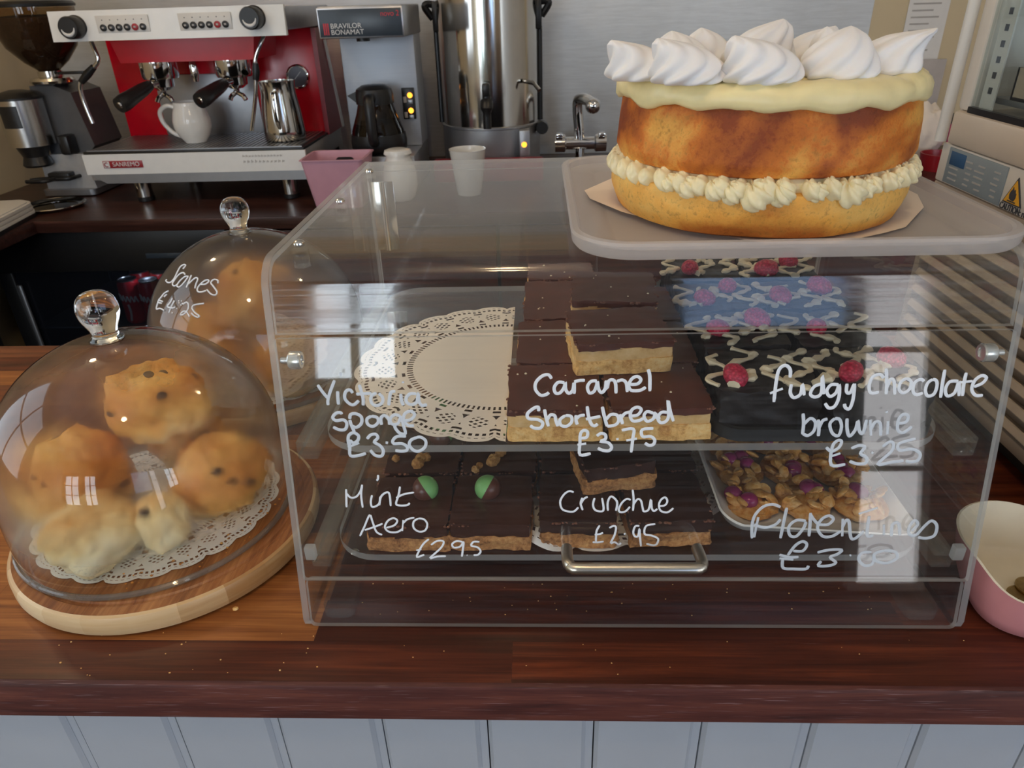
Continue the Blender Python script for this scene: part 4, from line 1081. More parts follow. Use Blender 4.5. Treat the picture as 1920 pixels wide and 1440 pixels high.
# ================================================================== cake on its tray
TZ = 1.0 + CH + 0.0002
def cake_tray():
    t = MB()
    hw, hy = 0.1455, 0.1440
    # (inset, height) down the section, outside bottom to the inner panel
    prof = [(0.010, 0.0), (0.003, 0.0012), (0.0008, 0.004), (0.0, 0.0105), (0.0012, 0.0122), (0.0050, 0.0125), (0.0068, 0.0112), (0.0080, 0.0062), (0.0120, 0.0046),
            (0.026, 0.0042), (0.028, 0.0030), (0.031, 0.0028)]
    inner = [(0.031, 0.0013), (0.026, 0.0016), (0.013, 0.0014)]
    vs = []; fs = []
    k = None
    for ins, z in prof + inner:
        o = rrect(-hw + ins, -hy + ins, hw - ins, hy - ins, max(0.006, 0.040 - ins * 0.8), 10)
        k = len(o); vs += [(x, y, z) for x, y in o]
    n = len(prof) + len(inner)
    for a in range(n):
        b = (a + 1) % n
        if a == len(prof) - 1: continue
        for i in range(k):
            j = (i + 1) % k; fs.append([a * k + i, a * k + j, b * k + j, b * k + i])
    a = len(prof) - 1
    fs.append([a * k + i for i in range(k)]); fs.append([(a + 1) * k + i for i in range(k)][::-1])
    t.add(vs, fs)
    tag(t.build('storage_lid', M['tray_plastic'], None, (0.3525, 0.1835, TZ)), 'frosted plastic square storage lid serving as tray under the tall cake', 'tray')
    # baking paper under the cake
    pts = [(-0.129, 0.040), (-0.126, 0.012), (-0.105, -0.030), (-0.066, -0.072), (-0.020, -0.106), (0.022, -0.109), (0.062, -0.088), (0.082, -0.075), (0.115, -0.030), (0.130, 0.012), (0.129, 0.050), (0.10, 0.095), (0.03, 0.118), (-0.05, 0.115), (-0.10, 0.09)]
    m = MB(); n = len(pts)
    ring = []
    for f, dz in ((1.0, 1.0), (0.85, 0.0), (0.4, 0.0)):
        ring.append([(x * f, y * f, (0.0028 * abs(noise.noise(Vector((x * 30, y * 30, 1)))) + 0.0018 * (x < -0.1)) * dz) for x, y in pts])
    vs = [v for r in ring for v in r]; fs = []
    for a in range(2):
        for i in range(n):
            j = (i + 1) % n; fs.append([a * n + i, a * n + j, (a + 1) * n + j, (a + 1) * n + i])
    fs.append([2 * n + i for i in range(n)])
    m.add(vs, fs)
    tag(m.build('baking_paper', M['parchment'], None, (0.3525, 0.168, TZ + 0.0043)), 'piece of brown-white baking paper between the cake and the plastic lid', 'paper')
cake_tray()

CX, CY, CZ = 0.3490, 0.1650, TZ + 0.0046
cake = thing('layer_cake', 'two layer lemon sponge cake topped with white meringue swirls', 'cake', (CX, CY, CZ))
def disc_layer(r0, r1, h, seed, bulge=0.0018, amp=0.0010, er=0.007):
    prof = [(0, 0), (r0 * 0.5, 0), (r0 - er, 0), (r0 - er * 0.3, er * 0.3), (r0, er)]
    for k in range(1, 8):
        f = k / 8; prof.append((r0 + (r1 - r0) * f + bulge * sin(pi * f), er + (h - er - 0.004) * f))
    prof += [(r1, h - 0.004), (r1 - 0.0015, h - 0.001), (r1 - 0.005, h), (r1 * 0.5, h), (0, h)]
    m = MB().lathe(prof, (0, 0, 0), 120)
    out = []
    for v in m.v:
        p = Vector(v); n = noise.noise(p * 22 + Vector((seed, 0, 0))) * amp * 2.2 + noise.noise(p * 70 + Vector((seed, 3, 0))) * amp
        r = math.hypot(p.x, p.y)
        if r > 0.02: p.x *= 1 + n / r; p.y *= 1 + n / r
        out.append(tuple(p))
    m.v = out
    return m
disc_layer(0.1020, 0.1055, 0.0310, 1).build('sponge_layer', M['cake_low'], cake, (0, 0, 0))
disc_layer(0.1045, 0.1015, 0.0450, 5, 0.0006).build('sponge_layer', M['cake_up'], cake, (0.0005, 0, 0.0385))
def filling():
    m = MB()
    m.lathe([(0, 0.029), (0.099, 0.029), (0.101, 0.034), (0.099, 0.0395), (0, 0.0395)], (0, 0, 0), 80)
    rng = random.Random(3)
    n = 46
    for i in range(n):
        a = 2 * pi * i / n + rng.uniform(-0.03, 0.03)
        L = rng.uniform(0.007, 0.010)
        s0 = len(m.v)
        m.ball((0, 0, 0), (0.0085, 0.0056, L * 0.86), 20, 12, 0, lambda v: 1 + 0.10 * cos(5 * math.atan2(v.y, v.x) + v.z * 2.5))
        m.xform(Matrix.Translation((0.1025 * cos(a), 0.1025 * sin(a), 0.0335)) @ Matrix.Rotation(a, 4, 'Z') @ Euler((0.45, 0.25, 0)).to_matrix().to_4x4(), s0)
    for ang, sc, dz in ((-104, 1.55, -0.006), (-96, 1.25, -0.003), (-112, 1.15, -0.004), (-72, 1.5, -0.005), (-66, 1.1, -0.003), (-128, 1.1, -0.003), (-136, 0.95, -0.001), (-50, 0.9, -0.001), (-38, 1.15, -0.001), (-84, 0.95, -0.002), (-118, 1.1, -0.002)):
        a = radians(ang); s0 = len(m.v)
        m.ball((0, 0, 0), (0.0085 * sc * 0.8, 0.0082 * sc * 0.8, 0.0088 * sc * 0.75), 28, 16, 0, lambda v: (1 + 0.15 * cos(7 * math.atan2(v.y, v.x) + v.z * 3.2)) * (1 - 0.25 * max(0, -v.z)))
        m.xform(Matrix.Translation((0.1035 * cos(a), 0.1035 * sin(a), 0.0325 + dz * 0.55)) @ Matrix.Rotation(a, 4, 'Z') @ Euler((0.5, 0.35, 0)).to_matrix().to_4x4(), s0)
    return m
filling().build('cream_filling', M['filling'], cake, angle=80)
def icing():
    prof = [(0, 0.0810), (0.09, 0.0810), (0.0985, 0.0805), (0.1035, 0.0807), (0.1055, 0.0835), (0.1055, 0.0875), (0.1035, 0.0915), (0.0985, 0.0945), (0.090, 0.0958), (0.08, 0.0958), (0.06, 0.0958), (0.03, 0.0952), (0, 0.0952)]
    m = MB().lathe(prof, (0, 0, 0), 160)
    out = []
    for v in m.v:
        x, y, z = v; a = math.atan2(y, x); r = math.hypot(x, y)
        if r > 0.05:
            n1 = noise.noise(Vector((cos(a) * 3.2, sin(a) * 3.2, 1.0))); n2 = noise.noise(Vector((cos(a) * 9, sin(a) * 9, z * 60)))
            k = (1 + 0.016 * n1 + 0.014 * n2) if r > 0.090 else 1
            x *= k; y *= k
            if z < 0.0845 and r > 0.095: z += -0.0040 * max(0, n1 + 0.15) * 1.6 + 0.0018 * n2
            if z > 0.086: z += 0.0026 * noise.noise(Vector((x * 45, y * 45, 7))) + 0.0022 * noise.noise(Vector((x * 60 + y * 40, y * 190, 2)))
        out.append((x, y, z))
    m.v = out
    return m
icing().build('lemon_icing', M['icing'], cake, angle=60)
def meringue(x, y, r, h, lean, twist, ridges, seed, base=0.0940):
    prof = []
    N = 30
    m = MB()
    vs = []; fs = []; seg = 72
    for i in range(N + 1):
        t = i / N
        if t < 0.12: pr = 0.80 + 0.2 * math.sqrt(t / 0.12)
        else: pr = max(0.0, (1 - ((t - 0.12) / 0.88) ** 1.9)) ** 0.72
        if t > 0.8: pr = pr * (1 - (t - 0.8) * 1.2) + 0.05 * (1 - t) * 5 * 0.5
        ridge = 0.11 * (1 - 0.4 * t)
        ox, oy = lean[0] * r * max(0, t - 0.35) ** 1.6 * 2.0, lean[1] * r * max(0, t - 0.35) ** 1.6 * 2.0
        oz = -abs(lean[0]) * h * 0.22 * max(0, t - 0.75) * 2
        for k in range(seg):
            a = 2 * pi * k / seg
            w = cos(ridges * (a - twist * (t ** 0.8)) )
            q = 1 + ridge * (1 - (1 - w) ** 1.3 * 0.75) + 0.03 * noise.noise(Vector((cos(a) * 1.5, sin(a) * 1.5, seed)))
            rr = r * pr * q / 1.08
            vs.append((ox + rr * cos(a), oy + rr * sin(a), h * t + oz))
    for i in range(N):
        for k in range(seg):
            k2 = (k + 1) % seg; fs.append([i * seg + k, i * seg + k2, (i + 1) * seg + k2, (i + 1) * seg + k])
    fs.append(list(range(seg))[::-1]); fs.append([N * seg + k for k in range(seg)])
    m.add(vs, fs)
    m.build('meringue', M['meringue'], cake, (x - CX, y - CY, base), angle=180)
for a in [(0.2530, 0.1250, 0.0225, 0.0270, (-0.85, -0.2), 1.7, 7, 1), (0.2790, 0.0960, 0.0240, 0.0285, (-0.80, 0.0), 1.9, 8, 2), (0.3225, 0.0880, 0.0250, 0.0290, (-0.75, -0.1), 1.9, 8, 3),
          (0.3360, 0.1480, 0.0250, 0.0350, (0.55, 0.0), 1.5, 8, 4), (0.3720, 0.0980, 0.0245, 0.0300, (0.2, 0.1), 1.5, 7, 5), (0.4080, 0.1180, 0.0235, 0.0300, (1.15, -0.2), 0.7, 7, 6),
          (0.3080, 0.1750, 0.0210, 0.0290, (-0.3, 0.0), 1.6, 7, 7), (0.3800, 0.1800, 0.0210, 0.0290, (0.8, 0.0), 1.4, 7, 8), (0.2860, 0.1560, 0.0230, 0.0280, (-0.3, 0.3), 1.5, 8, 9), (0.3850, 0.1420, 0.0190, 0.0290, (-0.4, 0.0), 1.4, 7, 10)]:
    meringue(*a)

# ================================================================== domes, boards, scones
def board(label, x, y):
    r, h = 0.131, 0.022
    m = MB()
    m.lathe([(0, 0), (r - 0.007, 0), (r - 0.002, 0.003), (r, 0.008), (r, h - 0.004), (r - 0.0015, h - 0.001), (r - 0.004, h)], (0, 0, 0), 128, 1)
    m.lathe([(r - 0.004, h), (r - 0.0125, h), (r - 0.0140, h - 0.0012), (r - 0.0165, h - 0.0012), (r - 0.018, h), (0, h)], (0, 0, 0), 128, 0)
    return tag(m.build('wooden_board', [M['bamboo_top'], M['bamboo_side']], None, (x, y, 1.0002)), label, 'board')
def dome_profile(R, zc, H):
    p = [(R, 0.0)]
    for k in range(1, 7): p.append((R, zc * k / 6))
    top = H - zc
    for k in range(1, 25):
        a = pi / 2 * k / 24; p.append((R * cos(a), zc + top * sin(a)))
    p[-1] = (0, H)
    return p
def dome(label, x, y, mat, R, zc, H, writing=None):
    t = thing('glass_dome', label, 'glass dome', (x, y, 1.0224))
    MB().lathe(dome_profile(R, zc, H), (0, 0, 0), 96).build('cover', mat, t, angle=180)
    MB().tube([(R * cos(2 * pi * k / 96), R * sin(2 * pi * k / 96), 0.0028) for k in range(96)], 0.0026, 10, closed=True).build('rim', M['rim_glass'], t)
    kp = [(0.0, -0.001), (0.0150, -0.0005), (0.0118, 0.004), (0.0112, 0.0065), (0.0130, 0.012), (0.0165, 0.020), (0.0182, 0.0265), (0.0178, 0.034), (0.0150, 0.041), (0.0095, 0.0455), (0, 0.047)]
    kp = [(a * 0.86, b * 0.86) for a, b in kp]
    sm = [tuple(v)[:2] for v in smooth_path([(a, b, 0) for a, b in kp], 4)]
    sm = [(max(0, a), b) for a, b in sm]; sm[0] = (0, kp[0][1]); sm[-1] = (0, kp[-1][1])
    MB().lathe(sm, (0, 0, H), 48).build('knob', M['glass_solid'], t, angle=180)
    if writing:
        m = MB()
        for st in writing:
            pts = []
            for i in range(0, len(st), 2):
                a = radians(st[i]); z = st[i + 1] / 1000 - 0.0224
                q = 1.0 if z <= zc else math.sqrt(max(0.0, 1 - ((z - zc) / (H - zc)) ** 2))
                pts.append(((R + 0.0004) * q * cos(a), (R + 0.0004) * q * sin(a), z))
            pts = smooth_path(pts, 4)
            m.tube(pts, 0.0009, 6)
        m.build('lettering', M['paint_pen'], t)
M['rim_glass'] = clear('dome_rim', tint=(0.75, 0.76, 0.74), haze=0.10, haze_col=(0.6, 0.6, 0.58))
M['fog_near'] = foggy('misted_glass_near', (0.93, 0.94, 0.93), 0.02, 0.94, 2.3, 0.06, 0.50, 0.05, 0.165, 1.12, 0.018, 0.080)
M['fog_far'] = foggy('misted_glass_far', (0.90, 0.90, 0.88), 0.62, 0.98, 5.0, 0.08, 1.0, 0.05, 0.14, 1.22)
def scone(label, x, y, z, r, h, seed, tilt=(0, 0), ncur=7, mk='scone'):
    t = thing('scone', label, 'scone', (x, y, z), 0, 'fruit scones on the boards')
    t.rotation_euler = (0, 0, seed * 1.3)
    def f(v):
        q = 1 + 0.20 * noise.noise(v * 1.6 + Vector((seed * 5, 0, 0))) + 0.09 * noise.noise(v * 4.5 + Vector((0, seed * 5, 0))) + 0.07 * noise.noise(v * 8 + Vector((seed, 0, 0))) + 0.035 * noise.noise(v * 20 + Vector((seed, 5, 0)))
        return q
    m = MB().ball((0, 0, h * 0.47), (r, r, h * 0.56), 56, 36, 0, f)
    R_ = Euler((tilt[0], tilt[1], 0)).to_matrix()
    def seat(v):
        p = R_ @ Vector(v)
        return (p.x, p.y, max(0.0, p.z))
    m.v = [seat(v) for v in m.v]
    m.build('crust', M[mk], t, angle=180)
    rng = random.Random(seed)
    for k in range(ncur):
        a = rng.uniform(0, 2 * pi); e = rng.uniform(-0.1, 1.2)
        d = Vector((cos(a) * cos(e), sin(a) * cos(e), sin(e)))
        q = f(d) * 0.955
        MB().ball(seat((d.x * r * q, d.y * r * q, h * 0.47 + d.z * h * 0.56 * q)), (rng.uniform(0.0045, 0.0062), rng.uniform(0.0035, 0.005), 0.0030), 12, 8).build('currant', M['currant'], t)
B1 = (-0.155, 0.119); D1 = (-0.1660, 0.1240)
B2 = (-0.165, 0.410); D2 = (-0.163, 0.410)
board('round bamboo board under the nearest glass dome', *B1)
board('round bamboo board under the rear glass dome', *B2)
dome('misted glass dome nearest the edge, over five golden scones', D1[0], D1[1], M['fog_near'], 0.1165, 0.060, 0.1720)
dome('misted glass dome behind, handwritten Scones in white', D2[0], D2[1], M['fog_far'], 0.126, 0.053, 0.1760, SCONES)
doily('white lace paper doily under the scones in the nearest dome', (-0.170, 0.130, 1.0224), 0.1040, M['lace'], 24, z=0.0004, sx=1.02)
doily('white lace paper doily under the scones in the rear dome', (-0.163, 0.410, 1.0224), 0.1040, M['lace'], 24, z=0.0004)
ZS = 1.0229
scone('fruit scone at the left of the nearest dome', -0.2380, 0.1380, ZS, 0.0400, 0.072, 1, (0.1, -0.15), 9)
scone('fruit scone perched on top of the pile in the nearest dome', -0.1690, 0.1580, ZS + 0.056, 0.0440, 0.068, 2, (0.25, 0.1), 9)
scone('fruit scone at the right of the nearest dome', -0.1020, 0.1380, ZS, 0.0390, 0.068, 3, (0.1, 0.3), 8)
scone('plain pale scone at the front of the nearest dome', -0.1840, 0.0590, ZS, 0.0380, 0.052, 4, (0.1, 0.0), 0, 'scone_pale')
scone('small half hidden scone right of the pale front one in the nearest dome', -0.1380, 0.0720, ZS, 0.0200, 0.052, 5, (0.0, 0.12), 1, 'scone_pale')
scone('scone at the back of the nearest dome, under the pile', -0.1680, 0.2000, ZS, 0.0330, 0.050, 6)
for i, (dx, dy, z, r, lab) in enumerate([(-0.071, 0.014, ZS, 0.044, 'scone at the left of the misted rear dome'), (0.055, -0.055, ZS, 0.042, 'scone at the front right of the misted rear dome'), (0.050, 0.050, ZS, 0.044, 'scone at the back right of the misted rear dome'), (0.012, 0.0, ZS + 0.064, 0.046, 'scone on top of the heap in the misted rear dome'), (-0.028, -0.066, ZS, 0.027, 'scone at the front left of the misted rear dome')]):
    scone(lab, B2[0] + dx, B2[1] + dy, z, r, 0.074, 20 + i, (0.1, 0.05), 4)

# crumbs scattered about
def crumbs():
    rng = random.Random(8)
    m = MB()
    def c(x, y, z, s): m.ball((x, y, z + s * 0.4), (s, s * 0.8, s * 0.6), 8, 5, 0, lambda v: 1 + 0.3 * noise.noise(v * 3 + Vector((x * 90, y * 90, 0))))
    c(-0.062, 0.020, 1.0002, 0.0026)
    for _ in range(24): c(rng.uniform(-0.2, 0.02), rng.uniform(-0.045, 0.0) , 1.0002, rng.uniform(0.0003, 0.0009))
    for _ in range(40): c(rng.uniform(0.03, 0.45), rng.uniform(0.015, 0.05), 1.0002, rng.uniform(0.0003, 0.0007))
    for _ in range(14): c(rng.uniform(0.05, 0.5), rng.uniform(-0.045, -0.005), 1.0002, rng.uniform(0.0002, 0.0006))
    o = tag(m.build('crumbs', M['shortbread']), 'pale crumbs scattered over the front worktop', 'crumbs')
    o['kind'] = 'stuff'
    m.v = []; m.f = []; m.m = []
    for _ in range(40):
        a = rng.uniform(-1.6, 0.2); r = rng.uniform(0.085, 0.108)
        c(D1[0] + r * cos(a), D1[1] + r * sin(a), 1.0236, rng.uniform(0.0004, 0.0014))
    o = tag(m.build('crumbs', M['scone']), 'golden crumbs on the bamboo board inside the nearest dome', 'crumbs')
    o['kind'] = 'stuff'
crumbs()

# pink dish with coins at the right of the case
def dish():
    t = thing('pink_dish', 'pink ceramic dish with wavy rim, cream inside, holding coins', 'dish', (0.5680, 0.0300, 1.0002), radians(-12))
    def shell(offs, z0, flip):
        pass
    prof_o = [(0.0, 0.0), (0.70, 0.0), (0.80, 0.004), (0.88, 0.016), (0.95, 0.034), (1.0, 0.050)]
    prof_i = [(0.975, 0.0505), (0.92, 0.034), (0.84, 0.016), (0.74, 0.0065), (0.0, 0.005)]
    seg = 72
    def pt(f, z, a):
        ca, sa = cos(a), sin(a)
        e = (abs(ca) ** 3.2 + abs(sa) ** 3.2) ** (-1 / 3.2)
        wav = 1 + 0.03 * sin(a * 6 + 1) * (z / 0.05) ** 2
        return (0.060 * e * f * ca * wav, 0.056 * e * f * sa * wav, z * (1 + 0.10 * sin(a * 4 + 0.6) * (z / 0.05)))
    for nm, prof, mt in (('outer_glaze', prof_o, M['pink_glaze']), ('inner_glaze', [(1.0, 0.050)] + prof_i, M['cream_glaze'])):
        vs = []; fs = []
        for f, z in prof:
            for k in range(seg): vs.append(pt(f if f else 0.001, z, 2 * pi * k / seg))
        for i in range(len(prof) - 1):
            for k in range(seg):
                k2 = (k + 1) % seg; fs.append([i * seg + k, i * seg + k2, (i + 1) * seg + k2, (i + 1) * seg + k])
        MB().add(vs, fs).build(nm, mt, t, angle=70)
    for i, (x, y, z, lab) in enumerate([(0.560, 0.030, 1.0056, 'brass coin lying at the bottom left of the pink dish'), (0.580, 0.020, 1.0056, 'brass coin lying right of another in the pink dish'), (0.570, 0.037, 1.0080, 'brass coin resting on two others in the pink dish'), (0.588, 0.045, 1.0056, 'brass coin at the back of the pink dish')]):
        m = MB().cyl((0, 0, 0), 0.0113, 0.0022, 40, 0, 'z', 0.0004)
        m.lathe([(0.0095, 0.0022), (0.0095, 0.0025), (0.0105, 0.0025), (0.0105, 0.0022)], (0, 0, 0), 40)
        o = m.build('coin', M['coin'], None, (x, y, z), (0.0, 0.0, i))
        tag(o, lab, 'coin', 'coins in the pink dish')
dish()

# display fridge at the right
def display_fridge():
    t = thing('display_fridge', 'cream countertop display fridge with glass side and slatted vent', 'fridge', (0.64, 0.0, 1.0002))
    D, Wd, Ht = 0.455, 0.46, 0.92
    MB().box((0.02, 0.02, 0.0), (Wd - 0.02, D - 0.02, 0.026), 0.002).build('foot_plinth', M['vent_dark'], t)
    # machinery case with vent opening in its left side
    b = MB()
    b.box((0.012, 0.0, 0.026), (Wd, D, 0.232), 0.004)
    b.box((0.0, 0.0, 0.205), (0.014, D, 0.232), 0.003); b.box((0.0, 0.0, 0.026), (0.014, D, 0.040), 0.003)
    b.box((0.0, D - 0.012, 0.040), (0.014, D, 0.205), 0.002); b.box((0.0, 0.0, 0.040), (0.014, 0.02, 0.205), 0.002)
    b.build('machine_case', M['vent_dark2'], t)
    n = 9
    for i in range(n):
        z = 0.046 + i * (0.160 / (n - 1)) * 0.98
        MB().box((-0.001, 0.02, z - 0.0045), (0.011, D - 0.012, z + 0.0045), 0.001, 0, 1, (0, radians(25), 0)).build('vent_slat', M['slat'], t)
    # band with the rating plate
    MB().box((0.0, 0.0, 0.232), (Wd, D, 0.273), 0.002).build('label_band', M['fridge_white'], t)
    MB().box((-0.003, -0.003, 0.2735), (Wd + 0.003, D - 0.010, 0.308), 0.004).build('body_band', M['beige'], t)
    p = MB().box((-0.0012, 0.326, 0.234), (0.0, 0.436, 0.271), 0.0004).build('rating_plate', M['label_grey'], t)
    MB().box((-0.0018, 0.400, 0.254), (-0.0010, 0.430, 0.268), 0.0003).build('blue_box', M['label_blue'], p)
    q = MB()
    rng = random.Random(4)
    for c0 in (0.335, 0.362, 0.385, 0.410):
        for i in range(5):
            z = 0.262 - i * 0.0058
            if c0 > 0.4 and z > 0.252: continue
            q.box((-0.0017, c0, z), (-0.0011, c0 + rng.uniform(0.008, 0.019), z + 0.0016))
    q.build('fine_print', M['print_grey'], p)
    # warning triangle and caution line
    w = MB().prism([(0.3220 - 0.030, 0.2400), (0.3220, 0.2400), (0.3220 - 0.015, 0.2655)], -0.0010, 0.0, 0, 'x').build('warning_sign', M['print'], t)
    MB().prism([(0.3220 - 0.0275, 0.2414), (0.3220 - 0.0025, 0.2414), (0.3220 - 0.015, 0.2626)], -0.0016, -0.0008, 0, 'x').build('yellow_field', M['warn_yellow'], w)
    fl = [(0, 0), (0.004, 0.001), (0.005, 0.005), (0.0035, 0.009), (0.0032, 0.0065), (0.0015, 0.0125), (-0.0005, 0.009), (-0.002, 0.0105), (-0.0035, 0.0065), (-0.0045, 0.0075), (-0.0048, 0.003), (-0.003, 0.0)]
    MB().prism([(0.3070 + a, 0.2440 + b) for a, b in fl], -0.0022, -0.0014, 0, 'x').build('flame_mark', M['print'], w)
    MB().box((-0.0022, 0.3010, 0.2424), (-0.0014, 0.3130, 0.2434)).build('flame_bar', M['print'], w)
    text_obj('caution_text', 'CAUTION: risk of fire', 0.0088, M['print'], t, (-0.0006, 0.3245, 0.2360), (pi / 2, 0, -pi / 2), 0.0003, 0, 0.82, 'LEFT')
    # glazed cabinet above
    z0 = 0.308
    for (x, y) in ((0.0, D - 0.030), (Wd - 0.02, D - 0.030), (0.0, 0.0), (Wd - 0.02, 0.0)):
        MB().box((x, y, z0), (x + 0.02, y + 0.022, Ht - 0.08), 0.006).build('corner_post', M['fridge_white'], t)
    MB().box((0.004, D - 0.014, z0), (Wd - 0.004, D - 0.010, Ht - 0.08), 0).build('rear_panel', M['fridge_white'], t)
    MB().box((0.003, 0.022, z0 + 0.004), (0.007, D - 0.030, Ht - 0.085), 0).build('side_glass', M['pane'], t)
    MB().box((Wd - 0.007, 0.022, z0 + 0.004), (Wd - 0.003, D - 0.030, Ht - 0.085), 0).build('side_glass', M['pane'], t)
    MB().box((0.02, 0.003, z0 + 0.004), (Wd - 0.02, 0.007, Ht - 0.085), 0).build('front_glass', M['pane'], t)
    MB().box((0.0005, 0.022, z0), (0.006, D - 0.030, z0 + 0.006), 0).build('glass_gasket', M['black'], t)
    MB().box((0.0, 0.0, Ht - 0.085), (Wd, D, Ht), 0.01).build('top_cap', M['beige'], t)
    s = MB().box((0.0090, D - 0.058, z0 + 0.002), (0.0105, D - 0.034, Ht - 0.09)).build('shelf_upright', M['white_plastic'], t)
    q = MB()
    for i in range(34): q.box((0.0084, D - 0.050, z0 + 0.02 + i * 0.0145), (0.0092, D - 0.044, z0 + 0.026 + i * 0.0145))
    q.build('slots', M['print'], s)
    for z in (0.318, 0.52, 0.70):
        MB().box((0.02, 0.03, z), (Wd - 0.02, D - 0.035, z + 0.006), 0.001).build('wire_shelf', M['steel_grey'], t)
    MB().cyl((-0.006, D - 0.004, 0.275), 0.006, Ht - 0.36, 16).build('hinge_rod', M['white_plastic'], t)
    z = 1.0 + 0.3244
    bx = thing('egg_carton', 'pale carton box of white eggs inside the display fridge', 'box', (0.700, 0.330, z))
    m = MB(); w2, d2, h2 = 0.04, 0.060, 0.030
    m.box((-w2, -d2, 0), (w2, d2, 0.003)); m.box((-w2, -d2, 0), (-w2 + 0.003, d2, h2)); m.box((w2 - 0.003, -d2, 0), (w2, d2, h2)); m.box((-w2, -d2, 0), (w2, -d2 + 0.003, h2)); m.box((-w2, d2 - 0.003, 0), (w2, d2, h2))
    m.build('carton', M['slat'], bx)
    for i in range(2):
        for j in range(3):
            e = MB().ball((0, 0, 0.022), (0.0175, 0.0175, 0.0215), 24, 16)
            o = e.build('white_egg', M['china'], None, (0.700 - 0.0185 + 0.037 * i, 0.330 - 0.0375 + 0.0375 * j, z + 0.0035))
            tag(o, 'white egg in the fridge carton, %s row, %s' % (('near side', 'far side')[i], ('front', 'middle', 'rear')[j]), 'egg', 'eggs in the fridge carton')
    bt = thing('dark_bottle', 'dark bottle standing inside the display fridge behind the eggs', 'bottle', (0.80, 0.36, z))
    MB().lathe([(0, 0), (0.030, 0), (0.032, 0.003), (0.032, 0.07), (0.026, 0.09), (0.012, 0.105), (0.012, 0.125), (0, 0.125)], (0, 0, 0), 32).build('body', M['panel_navy'], bt)
    MB().cyl((0, 0, 0.1245), 0.014, 0.018, 24, 0, 'z', 0.001).build('cap', M['black'], bt)
M['vent_dark2'] = plain('vent_case', (0.34, 0.27, 0.21), 0.5)
display_fridge()

